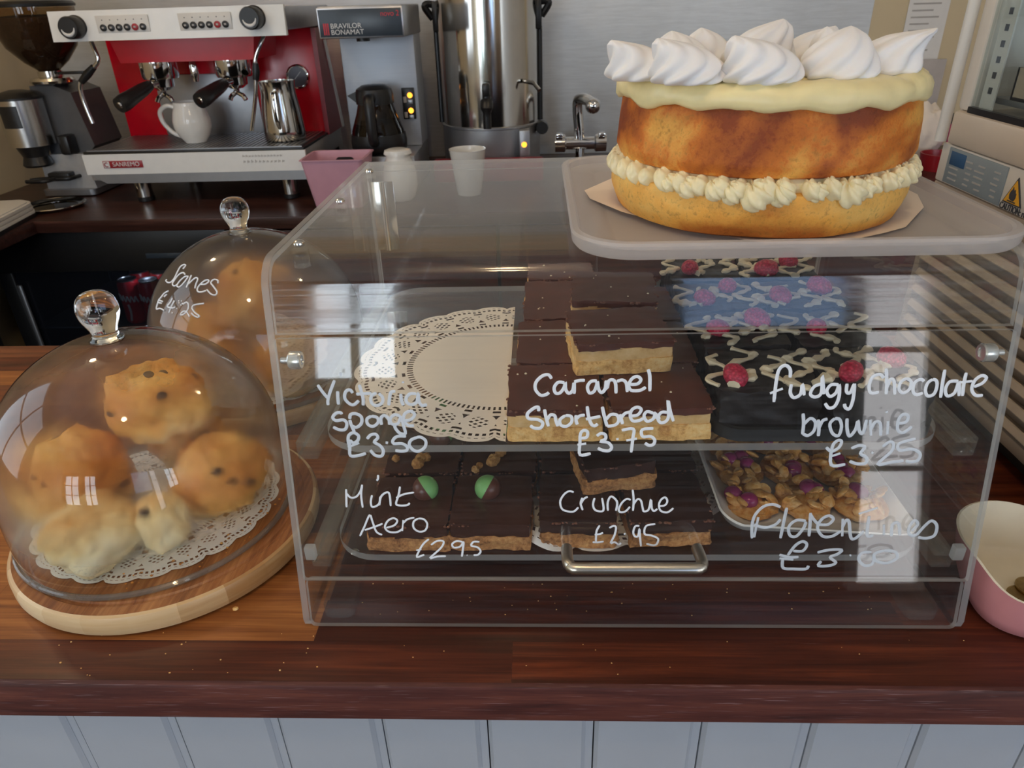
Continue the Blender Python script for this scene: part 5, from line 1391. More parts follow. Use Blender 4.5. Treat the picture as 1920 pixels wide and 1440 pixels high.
# ================================================================== back counter equipment
ZB = 0.9002
M['satin_light'] = plain('satin_light_steel', (0.55, 0.53, 0.51), 0.4, 0.5, 0.04)
def espresso():
    t = thing('espresso_machine', 'red and white two group espresso machine on the back worktop', 'coffee machine', (-0.852, 1.785, ZB))
    def P(x, y, z): return (x + 0.852, y - 1.785, z - 0.9)
    MB().box((-0.336, 0.004, 0.072), (0.336, 0.46, 0.150), 0.004).build('base_body', M['satin_light'], t)
    MB().prism([(-0.341, 0.092), (0.341, 0.092), (0.341, 0.151), (-0.341, 0.151)], -0.004, 0.006, 0, 'y').build('front_panel', M['white_gloss'], t)
    MB().prism([(-0.29, 0.064), (0.336, 0.064), (0.336, 0.092), (-0.336, 0.092)], 0.0, 0.40, 0, 'y').build('under_pan', M['steel_grey'], t)
    for x in (-0.205, 0.262):
        for y in (0.045, 0.40):
            f = MB().cyl((x, y, 0.014), 0.024, 0.052, 24).build('foot', M['steel_pol'], t)
            MB().cyl((x, y, 0.0), 0.025, 0.0155, 24, 0, 'z', 0.002).build('rubber_foot', M['black'], f)
    g = MB().box((-0.338, 0.0, 0.150), (0.338, 0.30, 0.158), 0.002)
    g.build('drip_tray', M['black'], t)
    q = MB()
    for i in range(44): q.box((-0.325 + i * 0.0148, 0.012, 0.1575), (-0.325 + i * 0.0148 + 0.0105, 0.288, 0.1605))
    q.box((-0.33, 0.008, 0.1575), (0.33, 0.014, 0.1612)); q.box((-0.33, 0.286, 0.1575), (0.33, 0.292, 0.1612))
    q.build('drip_grate', M['steel_grey'], t)
    MB().box((-0.336, 0.285, 0.150), (0.330, 0.455, 0.468), 0.003).build('back_panel', M['red'], t)
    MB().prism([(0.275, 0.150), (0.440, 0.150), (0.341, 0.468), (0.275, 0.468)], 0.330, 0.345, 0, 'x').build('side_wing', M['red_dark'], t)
    MB().prism([(0.440, 0.150), (0.462, 0.150), (0.362, 0.468), (0.340, 0.468)], 0.330, 0.349, 0, 'x').build('side_trim', M['white_gloss'], t)
    MB().box((-0.205, 0.279, 0.158), (0.125, 0.286, 0.345), 0.002).build('splash_plate', M['steel_grey'], t)
    MB().box((-0.315, 0.0, 0.470), (0.345, 0.470, 0.530), 0.006).build('head_body', M['steel_grey'], t)
    hp = MB().prism([(-0.012, 0.458), (0.004, 0.458), (0.012, 0.534), (-0.002, 0.534)], -0.317, 0.345, 0, 'x')
    fp = hp.build('head_panel', M['white_gloss'], t)
    for x0, x1 in ((-0.182, -0.034), (0.050, 0.198)):
        bp = MB().box((x0, -0.0105, 0.477), (x1, -0.0075, 0.520), 0.001).build('button_panel', M['white_plastic'], fp)
        for i in range(6):
            x = x0 + 0.018 + i * 0.0224
            MB().cyl((x, -0.0100, 0.490), 0.0085, 0.004, 20, 0, '-y', 0.001).v
            m = MB().lathe([(0, 0), (0.0088, 0), (0.0088, 0.004), (0.0070, 0.005), (0, 0.005)], (x, -0.0102, 0.490), 20, 0, 'y')
            m.build('button', M['black'] if i != 4 else M['badge_red'], bp)
            m = MB().lathe([(0, 0), (0.0018, 0), (0, 0.002)], (x, -0.0102, 0.509), 10, 0, 'y'); m.build('indicator', M['print'], bp)
            m = MB(); m.box((x - 0.003, -0.0160, 0.488), (x + 0.003, -0.0150, 0.4925), 0.0003); m.build('button_mark', M['print_grey'], bp)
    for x, z in ((-0.243, 0.493), (0.262, 0.503)):
        k = MB().lathe([(0, -0.005), (0.031, -0.005), (0.031, 0.008), (0.0285, 0.010), (0.0285, 0.045), (0.026, 0.050), (0, 0.050)], (x, 0.0, z), 40, 0, 'y').build('steam_knob', M['black'], t)
        pts = [(x + 0.018 * cos(a), -0.0505, z + 0.018 * sin(a)) for a in [radians(d) for d in range(190, 361, 10)]]
        MB().tube(pts, [0.001 + 0.0035 * sin(pi * i / (len(pts) - 1)) for i in range(len(pts))], 8).build('knob_mark', M['text_white'], k)
    MB().prism([(-0.195, 0.394), (0.205, 0.394), (0.220, 0.470), (-0.215, 0.470)], 0.085, 0.290, 0, 'y').build('group_hood', M['red'], t)
    for gx, hx in ((-0.116, -0.171), (0.113, 0.067)):
        gh = MB().lathe([(0, 0.395), (0.054, 0.395), (0.054, 0.354), (0.051, 0.345), (0, 0.345)], (gx, 0.150, 0), 40).build('group_head', M['chrome'], t)
        pf = MB().lathe([(0, 0.346), (0.036, 0.346), (0.034, 0.322), (0.020, 0.312), (0, 0.312)], (gx, 0.150, 0), 36)
        pf.tube([(gx, 0.115, 0.334), (gx - 0.012, 0.085, 0.330)], 0.009, 12)
        pf.tube(smooth_path([(gx, 0.150, 0.314), (gx + 0.004, 0.140, 0.300), (gx + 0.022, 0.130, 0.292), (gx + 0.030, 0.126, 0.280)], 4), 0.007, 10)
        pf.tube(smooth_path([(gx, 0.150, 0.314), (gx - 0.004, 0.140, 0.300), (gx - 0.014, 0.132, 0.292), (gx - 0.020, 0.128, 0.280)], 4), 0.007, 10)
        pfo = pf.build('portafilter', M['chrome'], t)
        e = Vector((hx, -0.025, 0.290 if gx < 0 else 0.297)); s0 = Vector((gx - 0.010, 0.090, 0.332))
        pts = [s0.lerp(e, k / 8) for k in range(9)]
        h = MB().tube(pts, [0.014, 0.017, 0.019, 0.020, 0.021, 0.022, 0.0235, 0.024, 0.022], 20).build('handle', M['black'], pfo)
        d = (e - s0).normalized()
        MB().tube([e, e + d * 0.004], [0.0105, 0.009], 16).build('end_cap', M['chrome'], h)
    MB().lathe([(0, 0.0), (0.008, 0.0), (0.012, 0.018), (0.012, 0.045), (0.007, 0.06), (0, 0.06)], (0.0, 0.130, 0.335), 20).build('water_spout', M['chrome'], t)
    gq = MB().lathe([(0, 0.0), (0.036, 0.0), (0.036, 0.012), (0.032, 0.014), (0.031, 0.011), (0, 0.011)], (0.268, 0.282, 0.330), 36, 0, 'y').build('pressure_gauge', M['chrome'], t)
    MB().lathe([(0, 0.0), (0.030, 0.0), (0, 0.0006)], (0.268, 0.2708, 0.330), 32, 0, 'y').build('gauge_face', M['gauge_face'], gq)
    MB().tube([(0.258, 0.2694, 0.322), (0.280, 0.2694, 0.344)], 0.0012, 6).build('needle', M['text_white'], gq)
    w = MB().tube(smooth_path([P(-0.608, 1.90, 1.365), P(-0.612, 1.87, 1.345), P(-0.637, 1.86, 1.30), P(-0.642, 1.86, 1.268), P(-0.660, 1.86, 1.19), P(-0.690, 1.86, 1.098)], 5), 0.006, 12).build('steam_wand', M['chrome'], t)
    MB().tube([P(-0.640, 1.86, 1.285), P(-0.643, 1.86, 1.262), P(-0.648, 1.86, 1.240)], [0.008, 0.011, 0.009], 12).build('grip', M['black'], w)
    w = MB().tube(smooth_path([P(-1.125, 1.88, 1.365), P(-1.112, 1.865, 1.34), P(-1.106, 1.86, 1.305), P(-1.130, 1.86, 1.282), P(-1.178, 1.86, 1.245), P(-1.186, 1.86, 1.20), P(-1.178, 1.86, 1.13)], 5), 0.006, 12).build('steam_wand', M['chrome'], t)
    MB().tube([P(-1.125, 1.86, 1.287), P(-1.150, 1.86, 1.268), P(-1.176, 1.86, 1.247)], [0.009, 0.012, 0.009], 12).build('grip', M['black'], w)
    b = MB().box((-0.282, -0.0065, 0.111), (-0.160, -0.0035, 0.132), 0.0008).build('maker_badge', M['badge_red'], t)
    text_obj('badge_text', 'SANREMO', 0.0185, M['text_white'], b, (-0.211, -0.0068, 0.1215), ext=0.0003, sx=0.98)
    q = MB().box((-0.2795, -0.0072, 0.1125), (-0.262, -0.0060, 0.1305), 0.0004); q.build('badge_square', M['text_white'], b)
    arc = [(-0.2705 + 0.006 * cos(radians(d)), -0.0078, 0.1215 + 0.006 * sin(radians(d))) for d in range(50, 311, 20)]
    MB().tube(arc, 0.0013, 8).build('badge_mark', M['badge_red'], b)
    # faint grey script on the right of the front panel
    m = MB(); rng = random.Random(2)
    for row, (z, n, s) in enumerate(((0.137, 13, 0.003), (0.121, 11, 0.0042))):
        x = 0.150
        for i in range(n):
            pts = [(x, -0.0046, z - s), (x + 0.002, -0.0046, z + s * rng.uniform(0.4, 1.2)), (x + 0.004, -0.0046, z - s * 0.6), (x + 0.0068, -0.0046, z + s * 0.5)]
            m.tube(smooth_path(pts, 3), 0.0006, 6); x += 0.0095 if row == 0 else 0.0118
    m.build('faded_script', M['print_grey'], t)
    m = MB().lathe([(0, 0), (0.004, 0), (0, 0.003)], (-0.33, 0.27, 0.28), 12, 0, 'y'); m.build('ready_light', M['amber_led'], t)
espresso()

def milk_jug():
    t = thing('milk_jug', 'white china milk jug on the drip tray of the red machine', 'jug', (-0.892, 1.910, ZB + 0.1614))
    prof = [(0, 0), (0.032, 0), (0.033, 0.003), (0.046, 0.020), (0.0555, 0.045), (0.056, 0.065), (0.050, 0.090), (0.043, 0.106), (0.043, 0.118), (0.040, 0.1185), (0.039, 0.106), (0.046, 0.088), (0.050, 0.060), (0.030, 0.006), (0, 0.005)]
    m = MB().lathe(prof, (0, 0, 0), 48)
    m.v = [(x + (0.012 * max(0, (z - 0.095) / 0.025) if x > 0.030 and abs(y) < 0.02 else 0), y, z) for x, y, z in m.v]
    m.build('body', M['china'], t, angle=60)
    MB().tube(smooth_path([(-0.040, 0, 0.100), (-0.065, -0.004, 0.108), (-0.090, -0.006, 0.092), (-0.088, -0.006, 0.060), (-0.066, -0.004, 0.030), (-0.044, 0, 0.018)], 5), 0.0068, 12).build('handle', M['china'], t)
milk_jug()
def pitcher():
    t = thing('steel_pitcher', 'polished steel milk pitcher on the right of the drip tray', 'pitcher', (-0.606, 1.915, ZB + 0.1614))
    prof = [(0, 0), (0.058, 0), (0.063, 0.006), (0.063, 0.030), (0.059, 0.085), (0.052, 0.135), (0.052, 0.160), (0.054, 0.170), (0.052, 0.170), (0.050, 0.135), (0.057, 0.080), (0.060, 0.02), (0, 0.006)]
    MB().lathe(prof, (0, 0, 0), 48).build('body', M['steel_pol'], t, angle=60)
    MB().tube(smooth_path([(0.006, -0.051, 0.145), (0.008, -0.076, 0.140), (0.008, -0.084, 0.110), (0.008, -0.082, 0.065), (0.006, -0.060, 0.040)], 5), 0.0055, 10, flat=0.6).build('handle', M['steel_pol'], t)
pitcher()

def grinder():
    t = thing('coffee_grinder', 'silver and black coffee grinder with full bean hopper', 'coffee grinder', (-1.345, 1.96, ZB))
    MB().prism(rrect(-0.095, -0.060, 0.085, 0.19, 0.02, 5), 0.004, 0.022, 0).build('base_plate', M['steel_grey'], t)
    b = MB().prism([(-0.085, 0.02), (0.080, 0.02), (0.070, 0.130), (-0.080, 0.130)], -0.035, 0.18, 0, 'y').build('base_body', M['white_silver'], t)
    m = MB().lathe([(0, 0), (0.0085, 0), (0.0085, 0.004), (0, 0.004)], (-0.070, -0.035, 0.100), 20, 0, 'y'); k = m.build('switch', M['black'], b)
    m = MB().lathe([(0, 0), (0.0055, 0), (0.0055, 0.002), (0, 0.002)], (-0.070, -0.039, 0.100), 20, 0, 'y'); m.build('switch_light', M['green'], k)
    f = MB()
    f.tube(smooth_path([(-0.10, -0.105, 0.060), (-0.06, -0.115, 0.062), (-0.03, -0.105, 0.062), (-0.02, -0.035, 0.062)], 5), 0.006, 10)
    f.tube(smooth_path([(-0.10, -0.085, 0.060), (-0.06, -0.075, 0.062), (0.02, -0.075, 0.062), (0.035, -0.035, 0.062)], 5), 0.006, 10)
    f.box((-0.05, -0.07, 0.052), (0.02, -0.034, 0.078), 0.004)
    f.build('filter_fork', M['black'], t)
    MB().prism([(-0.055, 0.130), (0.075, 0.130), (0.098, 0.150), (0.070, 0.310), (0.020, 0.332), (-0.055, 0.332)], -0.01, 0.16, 0, 'y').build('body', M['grind_grey'], t)
    d = MB().lathe([(0, 0.165), (0.066, 0.165), (0.066, 0.300), (0, 0.300)], (-0.075, -0.050, 0), 40).build('dosing_chamber', M['steel'], t)
    MB().lathe([(0, 0.300), (0.069, 0.300), (0.069, 0.306), (0.055, 0.318), (0.020, 0.326), (0, 0.326)], (-0.075, -0.050, 0), 40).build('chamber_lid', M['black'], d)
    w = MB()
    for r_ in (0.0668,):
        vs = []; n = 14
        for k in range(n + 1):
            a = radians(-118 + 52 * k / n)
            for z in (0.222, 0.285): vs.append((-0.075 + r_ * cos(a), -0.050 + r_ * sin(a), z))
        w.add(vs, [[2 * k, 2 * k + 2, 2 * k + 3, 2 * k + 1] for k in range(n)])
    w.build('chamber_window', M['black'], d, fix=False)
    MB().lathe([(0, 0.100), (0.040, 0.100), (0.044, 0.106), (0.036, 0.130), (0.050, 0.166), (0, 0.166)], (-0.075, -0.055, 0), 32).build('dosing_funnel', M['black'], d)
    MB().box((0.010, -0.060, 0.130), (0.045, -0.010, 0.190), 0.008).build('dosing_lever', M['black'], t)
    MB().lathe([(0, 0.332), (0.050, 0.332), (0.062, 0.338), (0.064, 0.345), (0.060, 0.352), (0.036, 0.356), (0.036, 0.372), (0, 0.372)], (0.0, 0.03, 0), 48).build('grind_collar', M['steel_pol'], t)
    MB().box((0.04, 0.0, 0.362), (0.125, 0.014, 0.370), 0.002).build('collar_lever', M['black'], t)
    hp = MB().lathe([(0.030, 0.372), (0.036, 0.378), (0.062, 0.398), (0.098, 0.440), (0.112, 0.480), (0.118, 0.530), (0.118, 0.548)], (0.0, 0.03, 0), 56).build('bean_hopper', M['hopper'], t, angle=180)
    MB().lathe([(0.0, 0.373), (0.028, 0.373), (0.034, 0.379), (0.060, 0.399), (0.095, 0.441), (0.1085, 0.480), (0.1130, 0.522), (0.05, 0.528), (0, 0.526)], (0.0, 0.03, 0), 56).build('beans', M['coffee'], hp)
    MB().lathe([(0.0, 0.549), (0.123, 0.549), (0.124, 0.556), (0.118, 0.563), (0.05, 0.568), (0, 0.568)], (0.0, 0.03, 0), 56).build('hopper_lid', M['black'], t)
M['white_silver'] = plain('silver_paint', (0.55, 0.57, 0.60), 0.3, 0.4)
M['grind_grey'] = plain('grinder_grey', (0.11, 0.115, 0.125), 0.4, 0.3)
M['green'] = plain('green_switch', (0.02, 0.25, 0.10), 0.3)
grinder()
r = MB().lathe([(0.066, 0.001), (0.073, 0.0), (0.082, 0.003), (0.090, 0.010), (0.088, 0.012), (0.080, 0.006), (0.072, 0.003), (0.066, 0.003)], (0, 0, 0), 72, closed=True)
r.lathe([(0, 0.0005), (0.068, 0.0005), (0.068, 0.0025), (0, 0.0025)], (0, 0, 0), 72, 1)
tag(r.build('steel_dish', [M['steel_pol'], M['smoky']], None, (-1.318, 1.765, ZB)), 'shallow shiny rimmed dish on the back worktop before the grinder', 'dish')

# stack of white lids at the far left
for i in range(4):
    z = ZB + i * 0.0108
    m = MB(); sh = i * 0.002
    m.prism(rrect(-0.150 + sh, -0.165, 0.150 - sh, 0.165, 0.055, 8), 0.0, 0.0070 if i else 0.0100, 0)
    if i: m.prism(rrect(-0.142 + sh, -0.157, 0.142 - sh, 0.157, 0.050, 8), 0.0066, 0.0108, 0)
    if i == 0: m.v = [(a, b, c if c < 0.005 else 0.0106) for a, b, c in m.v]
    if i == 0:
        tag(m.build('black_tray', M['black'], None, (-1.440, 1.520, z), (0, 0, radians(8))), 'black rounded tray at the bottom of the pile at the far left', 'tray')
    else:
        o = thing('white_tray', 'white rounded plastic tray, %s of the pile at the far left' % (('', 'lowest white one', 'middle white one', 'topmost')[i]), 'tray', (-1.440, 1.520, z), radians(8), 'white trays piled at the far left')
        m.build('tray_body', M['white_plastic'], o)
        if i == 3: MB().cyl((0.035, 0.118, 0.0108), 0.020, 0.0015, 28).build('black_spot', M['black'], o)

M['satin_blue'] = brushed('satin_column', (0.50, 0.54, 0.60), 0.5, (2, 2, 120), 0.08, 0.6)
def filter_machine():
    t = thing('filter_coffee_machine', 'tall steel filter coffee machine with dark name fascia', 'coffee machine', (-0.316, 1.855, ZB))
    MB().box((-0.115, 0.010, 0.0), (0.118, 0.32, 0.112), 0.004).build('base', M['steel_grey'], t)
    MB().cyl((-0.008, 0.085, 0.112), 0.072, 0.004, 40).build('hot_plate', M['black'], t)
    MB().box((-0.115, 0.185, 0.112), (0.118, 0.32, 0.520), 0.004).build('column', M['satin_blue'], t)
    h = MB().box((-0.120, 0.0, 0.442), (0.122, 0.32, 0.525), 0.004).build('head', M['steel_grey'], t)
    f = MB().box((-0.121, -0.006, 0.443), (0.123, 0.001, 0.521), 0.002).build('fascia_frame', M['alu'], h)
    MB().box((-0.117, -0.0075, 0.447), (0.119, -0.0050, 0.517), 0.0005).build('fascia', M['panel_navy'], f)
    text_obj('fascia_text', 'BRAVILOR', 0.0185, M['text_white'], f, (-0.086, -0.0077, 0.4745), ext=0.0002, align='LEFT', sx=1.05)
    text_obj('fascia_text', 'BONAMAT', 0.0185, M['text_white'], f, (-0.086, -0.0077, 0.4585), ext=0.0002, align='LEFT', sx=1.05)
    text_obj('model_text', 'novo 2', 0.020, M['text_red'], f, (0.060, -0.0077, 0.5030), ext=0.0002, align='LEFT', sx=0.95)
    m = MB()
    for i in range(3): m.box((-0.106 + i * 0.0058, -0.0082, 0.4525), (-0.1025 + i * 0.0058, -0.0074, 0.482))
    m.build('fascia_bars', M['text_red'], f)
    s = MB().box((0.066, 0.176, 0.196), (0.106, 0.186, 0.290), 0.002).build('switch_panel', M['black'], t)
    for i, z in enumerate((0.268, 0.222)):
        m = MB().lathe([(0, 0), (0.0085, 0), (0.0075, 0.003), (0, 0.004)], (0.092, 0.1755, z), 20, 0, 'y'); m.build('indicator_light', M['amber_led'], s)
        MB().box((0.085, 0.173, z - 0.026), (0.100, 0.177, z - 0.013), 0.001).build('switch', M['steel_grey'], s)
        MB().box((0.070, 0.173, z - 0.022), (0.080, 0.177, z - 0.004), 0.001).build('cup_mark', M['print_grey'], s)
    MB().tube([(-0.02, 0.1, 0.442), (-0.02, 0.1, 0.430)], 0.02, 16).build('brew_outlet', M['black'], t)
filter_machine()
def coffee_pot():
    t = thing('coffee_pot', 'black handled glass coffee pot full of coffee on the hot plate', 'coffee pot', (-0.318, 1.940, ZB + 0.1162))
    MB().lathe([(0, 0), (0.058, 0), (0.067, 0.010), (0.069, 0.030), (0.066, 0.062), (0.050, 0.110), (0.043, 0.140), (0.044, 0.158)], (0, 0, 0), 48).build('glass', M['smoky'], t, angle=180)
    MB().lathe([(0, 0.002), (0.056, 0.002), (0.065, 0.011), (0.067, 0.030), (0.0640, 0.062), (0.0575, 0.082), (0, 0.082)], (0, 0, 0), 48).build('coffee', M['black'], t)
    b = MB().lathe([(0.0445, 0.135), (0.0475, 0.136), (0.0475, 0.160), (0.044, 0.176), (0.030, 0.186), (0, 0.188), ], (0, 0, 0), 48)
    b.prism([(-0.066, 0.160), (-0.040, 0.135), (-0.040, 0.172)], -0.014, 0.014, 0, 'y')
    b.build('lid', M['black'], t)
    MB().lathe([(0.0672, 0.004), (0.0705, 0.010), (0.0720, 0.030), (0.0690, 0.052), (0.0670, 0.052)], (0, 0, 0), 48).build('base_band', M['black'], t)
    h = MB().tube(smooth_path([(0.0, -0.046, 0.155), (0.002, -0.080, 0.158), (0.004, -0.092, 0.135), (0.004, -0.094, 0.075), (0.004, -0.088, 0.045), (0.002, -0.069, 0.035)], 6), 0.0125, 14)
    h.build('handle', M['black'], t)
    t.scale = (1.22, 1.22, 1.04)
coffee_pot()
def urn():
    t = thing('water_urn', 'tall polished steel water urn with black tap and sight tube', 'urn', (0.022, 2.220, ZB))
    R = 0.168
    b = MB().lathe([(0, 0.012), (R - 0.004, 0.012), (R, 0.016), (R, 0.150), (R + 0.003, 0.152), (R + 0.003, 0.158), (R - 0.002, 0.160)], (0, 0, 0), 72)
    b.build('base_skirt', M['steel_grey'], t)
    MB().lathe([(R - 0.002, 0.160), (R - 0.002, 0.560), (R + 0.004, 0.566), (R + 0.004, 0.574), (R - 0.004, 0.578), (0.05, 0.60), (0, 0.60)], (0, 0, 0), 72).build('tank', M['steel_pol'], t)
    for k in range(3):
        a = radians(30 + 120 * k); MB().cyl(((R - 0.03) * cos(a), (R - 0.03) * sin(a), 0), 0.014, 0.0125, 16).build('foot', M['black'], t)
    for s in (-1, 1):
        h = MB()
        h.box((s * (R - 0.002) - 0.012, -0.03, 0.440), (s * (R - 0.002) + 0.012, 0.03, 0.530), 0.006)
        h.tube(smooth_path([(s * (R + 0.004), -0.012, 0.520), (s * (R + 0.026), -0.02, 0.522), (s * (R + 0.032), -0.02, 0.512), (s * (R + 0.010), -0.01, 0.480)], 4), 0.011, 10)
        h.tube([(s * (R + 0.003), -0.01, 0.45), (s * (R + 0.003), -0.01, 0.16)], 0.008, 10)
        h.build('side_handle', M['black'], t)
    g = MB().tube([(-0.005, -R - 0.018, 0.285), (-0.005, -R - 0.018, 0.540)], 0.009, 14).build('sight_tube', M['pane'], t)
    MB().box((-0.016, -R - 0.024, 0.535), (0.006, -R + 0.006, 0.562), 0.003).build('tube_cap', M['chrome'], g)
    tp = MB()
    tp.tube([(0.0, -R + 0.01, 0.215), (0.0, -R - 0.055, 0.215)], 0.013, 14)
    tp.tube(smooth_path([(0.0, -R - 0.030, 0.285), (0.0, -R - 0.034, 0.250), (0.0, -R - 0.05, 0.225), (0.0, -R - 0.052, 0.165)], 5), [0.014] * 6 + [0.020] * 5 + [0.013] * 5, 14)
    tpo = tp.build('tap', M['black'], t)
    MB().box((-0.012, -R - 0.060, 0.262), (0.012, -R - 0.022, 0.300), 0.006).build('tap_lever', M['black'], tpo)
    MB().tube([(0.118, -R + 0.045, 0.295), (0.150, -R + 0.02, 0.290), (0.168, -R + 0.0, 0.270)], 0.007, 10).build('overflow_pipe', M['steel_pol'], t)
    MB().box((0.100, -R - 0.004, 0.040), (0.135, -R + 0.10, 0.150), 0.004).build('control_box', M['steel_grey'], t)
    m = MB().lathe([(0, 0), (0.009, 0), (0.008, 0.004), (0, 0.005)], (0.116, -R - 0.004, 0.105), 18, 0, 'y'); m.build('power_light', M['amber_led'], t)
    m = MB().lathe([(0, 0), (0.022, 0), (0.020, 0.022), (0, 0.022)], (0.176, -0.060, 0.142), 24, 0, 'y'); m.build('thermostat_knob', M['black'], t)
urn()
tag(MB().box((-0.16, 1.985, ZB), (0.20, 2.035, ZB + 0.07), 0.006).build('red_tray', M['red_dark'], None), 'dark red tray edge standing before the steel water urn', 'tray')
def faucet():
    t = thing('mixer_tap', 'chrome mixer tap against the steel splashback', 'tap', (0.334, 2.26, ZB))
    b = MB().lathe([(0, 0), (0.028, 0), (0.028, 0.006), (0.016, 0.012), (0.016, 0.062), (0, 0.062)], (0, 0, 0), 28)
    b.tube([(-0.09, 0, 0.070), (-0.055, 0, 0.070), (-0.05, 0, 0.070), (0.05, 0, 0.070), (0.055, 0, 0.070), (0.092, 0, 0.070)], [0.030, 0.031, 0.022, 0.022, 0.031, 0.030], 24)
    b.build('body', M['chrome'], t)
    for s in (-1, 1): MB().box((s * 0.075 - 0.012, -0.035, 0.096), (s * 0.075 + 0.012, 0.015, 0.108), 0.003).build('lever', M['chrome'], t)
    MB().tube(smooth_path([(0, 0, 0.070), (-0.004, 0, 0.120), (-0.010, 0, 0.180), (-0.008, -0.010, 0.215), (0.012, -0.05, 0.222), (0.034, -0.09, 0.212)], 6), 0.019, 16).build('spout', M['chrome'], t)
    MB().ball((0.036, -0.095, 0.205), 0.026, 20, 12).build('nozzle', M['chrome'], t)
faucet()
# pink tub
def pink_tub():
    t = thing('pink_tub', 'pink plastic storage tub with handle slot beside the red machine', 'tub', (-0.405, 1.745, ZB))
    def ring(f, z, ins=0.0): return [(x, y, z) for x, y in rrect(-0.0900 * f + ins, -0.078 * f + ins, 0.090 * f - ins, 0.078 * f - ins, 0.014, 4)]
    levels = [(0.78, 0.0, 0.0), (1.0, 0.138, 0.0), (1.02, 0.1385, -0.002), (1.02, 0.141, -0.002), (1.0, 0.141, 0.003), (0.79, 0.004, 0.003)]
    vs = []; k = 0
    for f, z, ins in levels:
        r_ = ring(f, z, ins); k = len(r_); vs += r_
    fs = [list(range(k))[::-1], [5 * k + i for i in range(k)]]
    for a in range(5):
        for i in range(k): fs.append([a * k + i, a * k + (i + 1) % k, (a + 1) * k + (i + 1) % k, (a + 1) * k + i])
    MB().add(vs, fs).build('body', M['pink'], t)
    MB().prism(rrect(-0.025, 0.098, 0.030, 0.122, 0.011, 5), 0.0655, 0.0700, 0, 'y').build('handle_slot', M['black_matt'], t)
pink_tub()
j = MB().lathe([(0, 0), (0.032, 0), (0.044, 0.012), (0.053, 0.045), (0.052, 0.080), (0.043, 0.112), (0.036, 0.124), (0.036, 0.130), (0.039, 0.136), (0.036, 0.146), (0.024, 0.150), (0, 0.146)], (0, 0, 0), 48,
               rfun=lambda a, z: 1 + (0.08 * cos(2 * a) if z > 0.133 else 0))
tag(j.build('white_jar', M['china'], None, (-0.232, 1.775, ZB)), 'round cream ceramic jar behind the left rear of the cake case', 'jar')
def cup():
    t = thing('white_mug', 'tall white tapered mug with handle behind the cake case', 'mug', (-0.030, 1.830, ZB), radians(70))
    MB().lathe([(0, 0), (0.036, 0), (0.038, 0.004), (0.055, 0.131), (0.056, 0.135), (0.053, 0.135), (0.035, 0.008), (0, 0.007)], (0, 0, 0), 48).build('body', M['china'], t)
    MB().tube(smooth_path([(0.050, 0, 0.125), (0.074, 0, 0.122), (0.080, 0, 0.09), (0.066, 0, 0.06), (0.044, 0, 0.050)], 5), 0.006, 12).build('handle', M['china'], t)
cup()

# things at the right end of the back worktop
n = thing('paper_notice', 'white printed notice pinned on the cream wall above the clutter', 'notice', (1.545, 2.449, 1.19))
MB().box((-0.070, -0.003, 0.0), (0.070, -0.001, 0.36), 0).build('sheet', M['paper_white'], n)
m = MB(); rng = random.Random(6)
for i in range(15):
    z = 0.33 - i * 0.021; m.box((-0.055, -0.0036, z), (-0.055 + rng.uniform(0.05, 0.11), -0.0028, z + 0.005))
m.build('printed_lines', M['print_grey'], n)
fo = thing('file_folder', 'grey cardboard folder leaning on the cream wall behind the cake', 'folder', (1.56, 2.425, ZB))
M['folder_grey'] = plain('folder_card', (0.50, 0.46, 0.44), 0.7)
MB().box((-0.090, -0.010, 0.0), (0.075, -0.002, 0.300), 0.002).build('cover', M['folder_grey'], fo)
bg = thing('white_bag', 'crumpled white paper bag on the back worktop right of the cake', 'bag', (1.485, 2.19, ZB))
_b = MB().ball((0, 0, 0.085), (0.075, 0.060, 0.095), 40, 28, 0, lambda v: 1 + 0.22 * noise.noise(v * 2.2) + 0.10 * abs(noise.noise(v * 5)))
_b.v = [(a, b, max(0.0005, c)) for a, b, c in _b.v]
_b.build('bag_body', M['parchment'], bg)
bk = thing('marker_box', 'pink and black card box standing beside the crumpled bag', 'box', (1.590, 2.15, ZB), radians(-20))
M['pink_hot'] = plain('pink_card', (0.68, 0.10, 0.30), 0.5)
MB().box((-0.026, -0.02, 0.0), (0.026, 0.02, 0.150), 0.002).build('carton', M['pink_hot'], bk)
MB().box((-0.0265, -0.0205, 0.120), (0.0265, 0.0205, 0.152), 0.002).build('black_flap', M['black'], bk)
tag(MB().lathe([(0, 0), (0.055, 0), (0.062, 0.05), (0.062, 0.052), (0.058, 0.052), (0.05, 0.004), (0, 0.004)], (0, 0, 0), 40).build('red_bowl', M['red_dark'], None, (1.49, 2.03, ZB)), 'dark red bowl in front of the crumpled bag behind the cake', 'bowl')

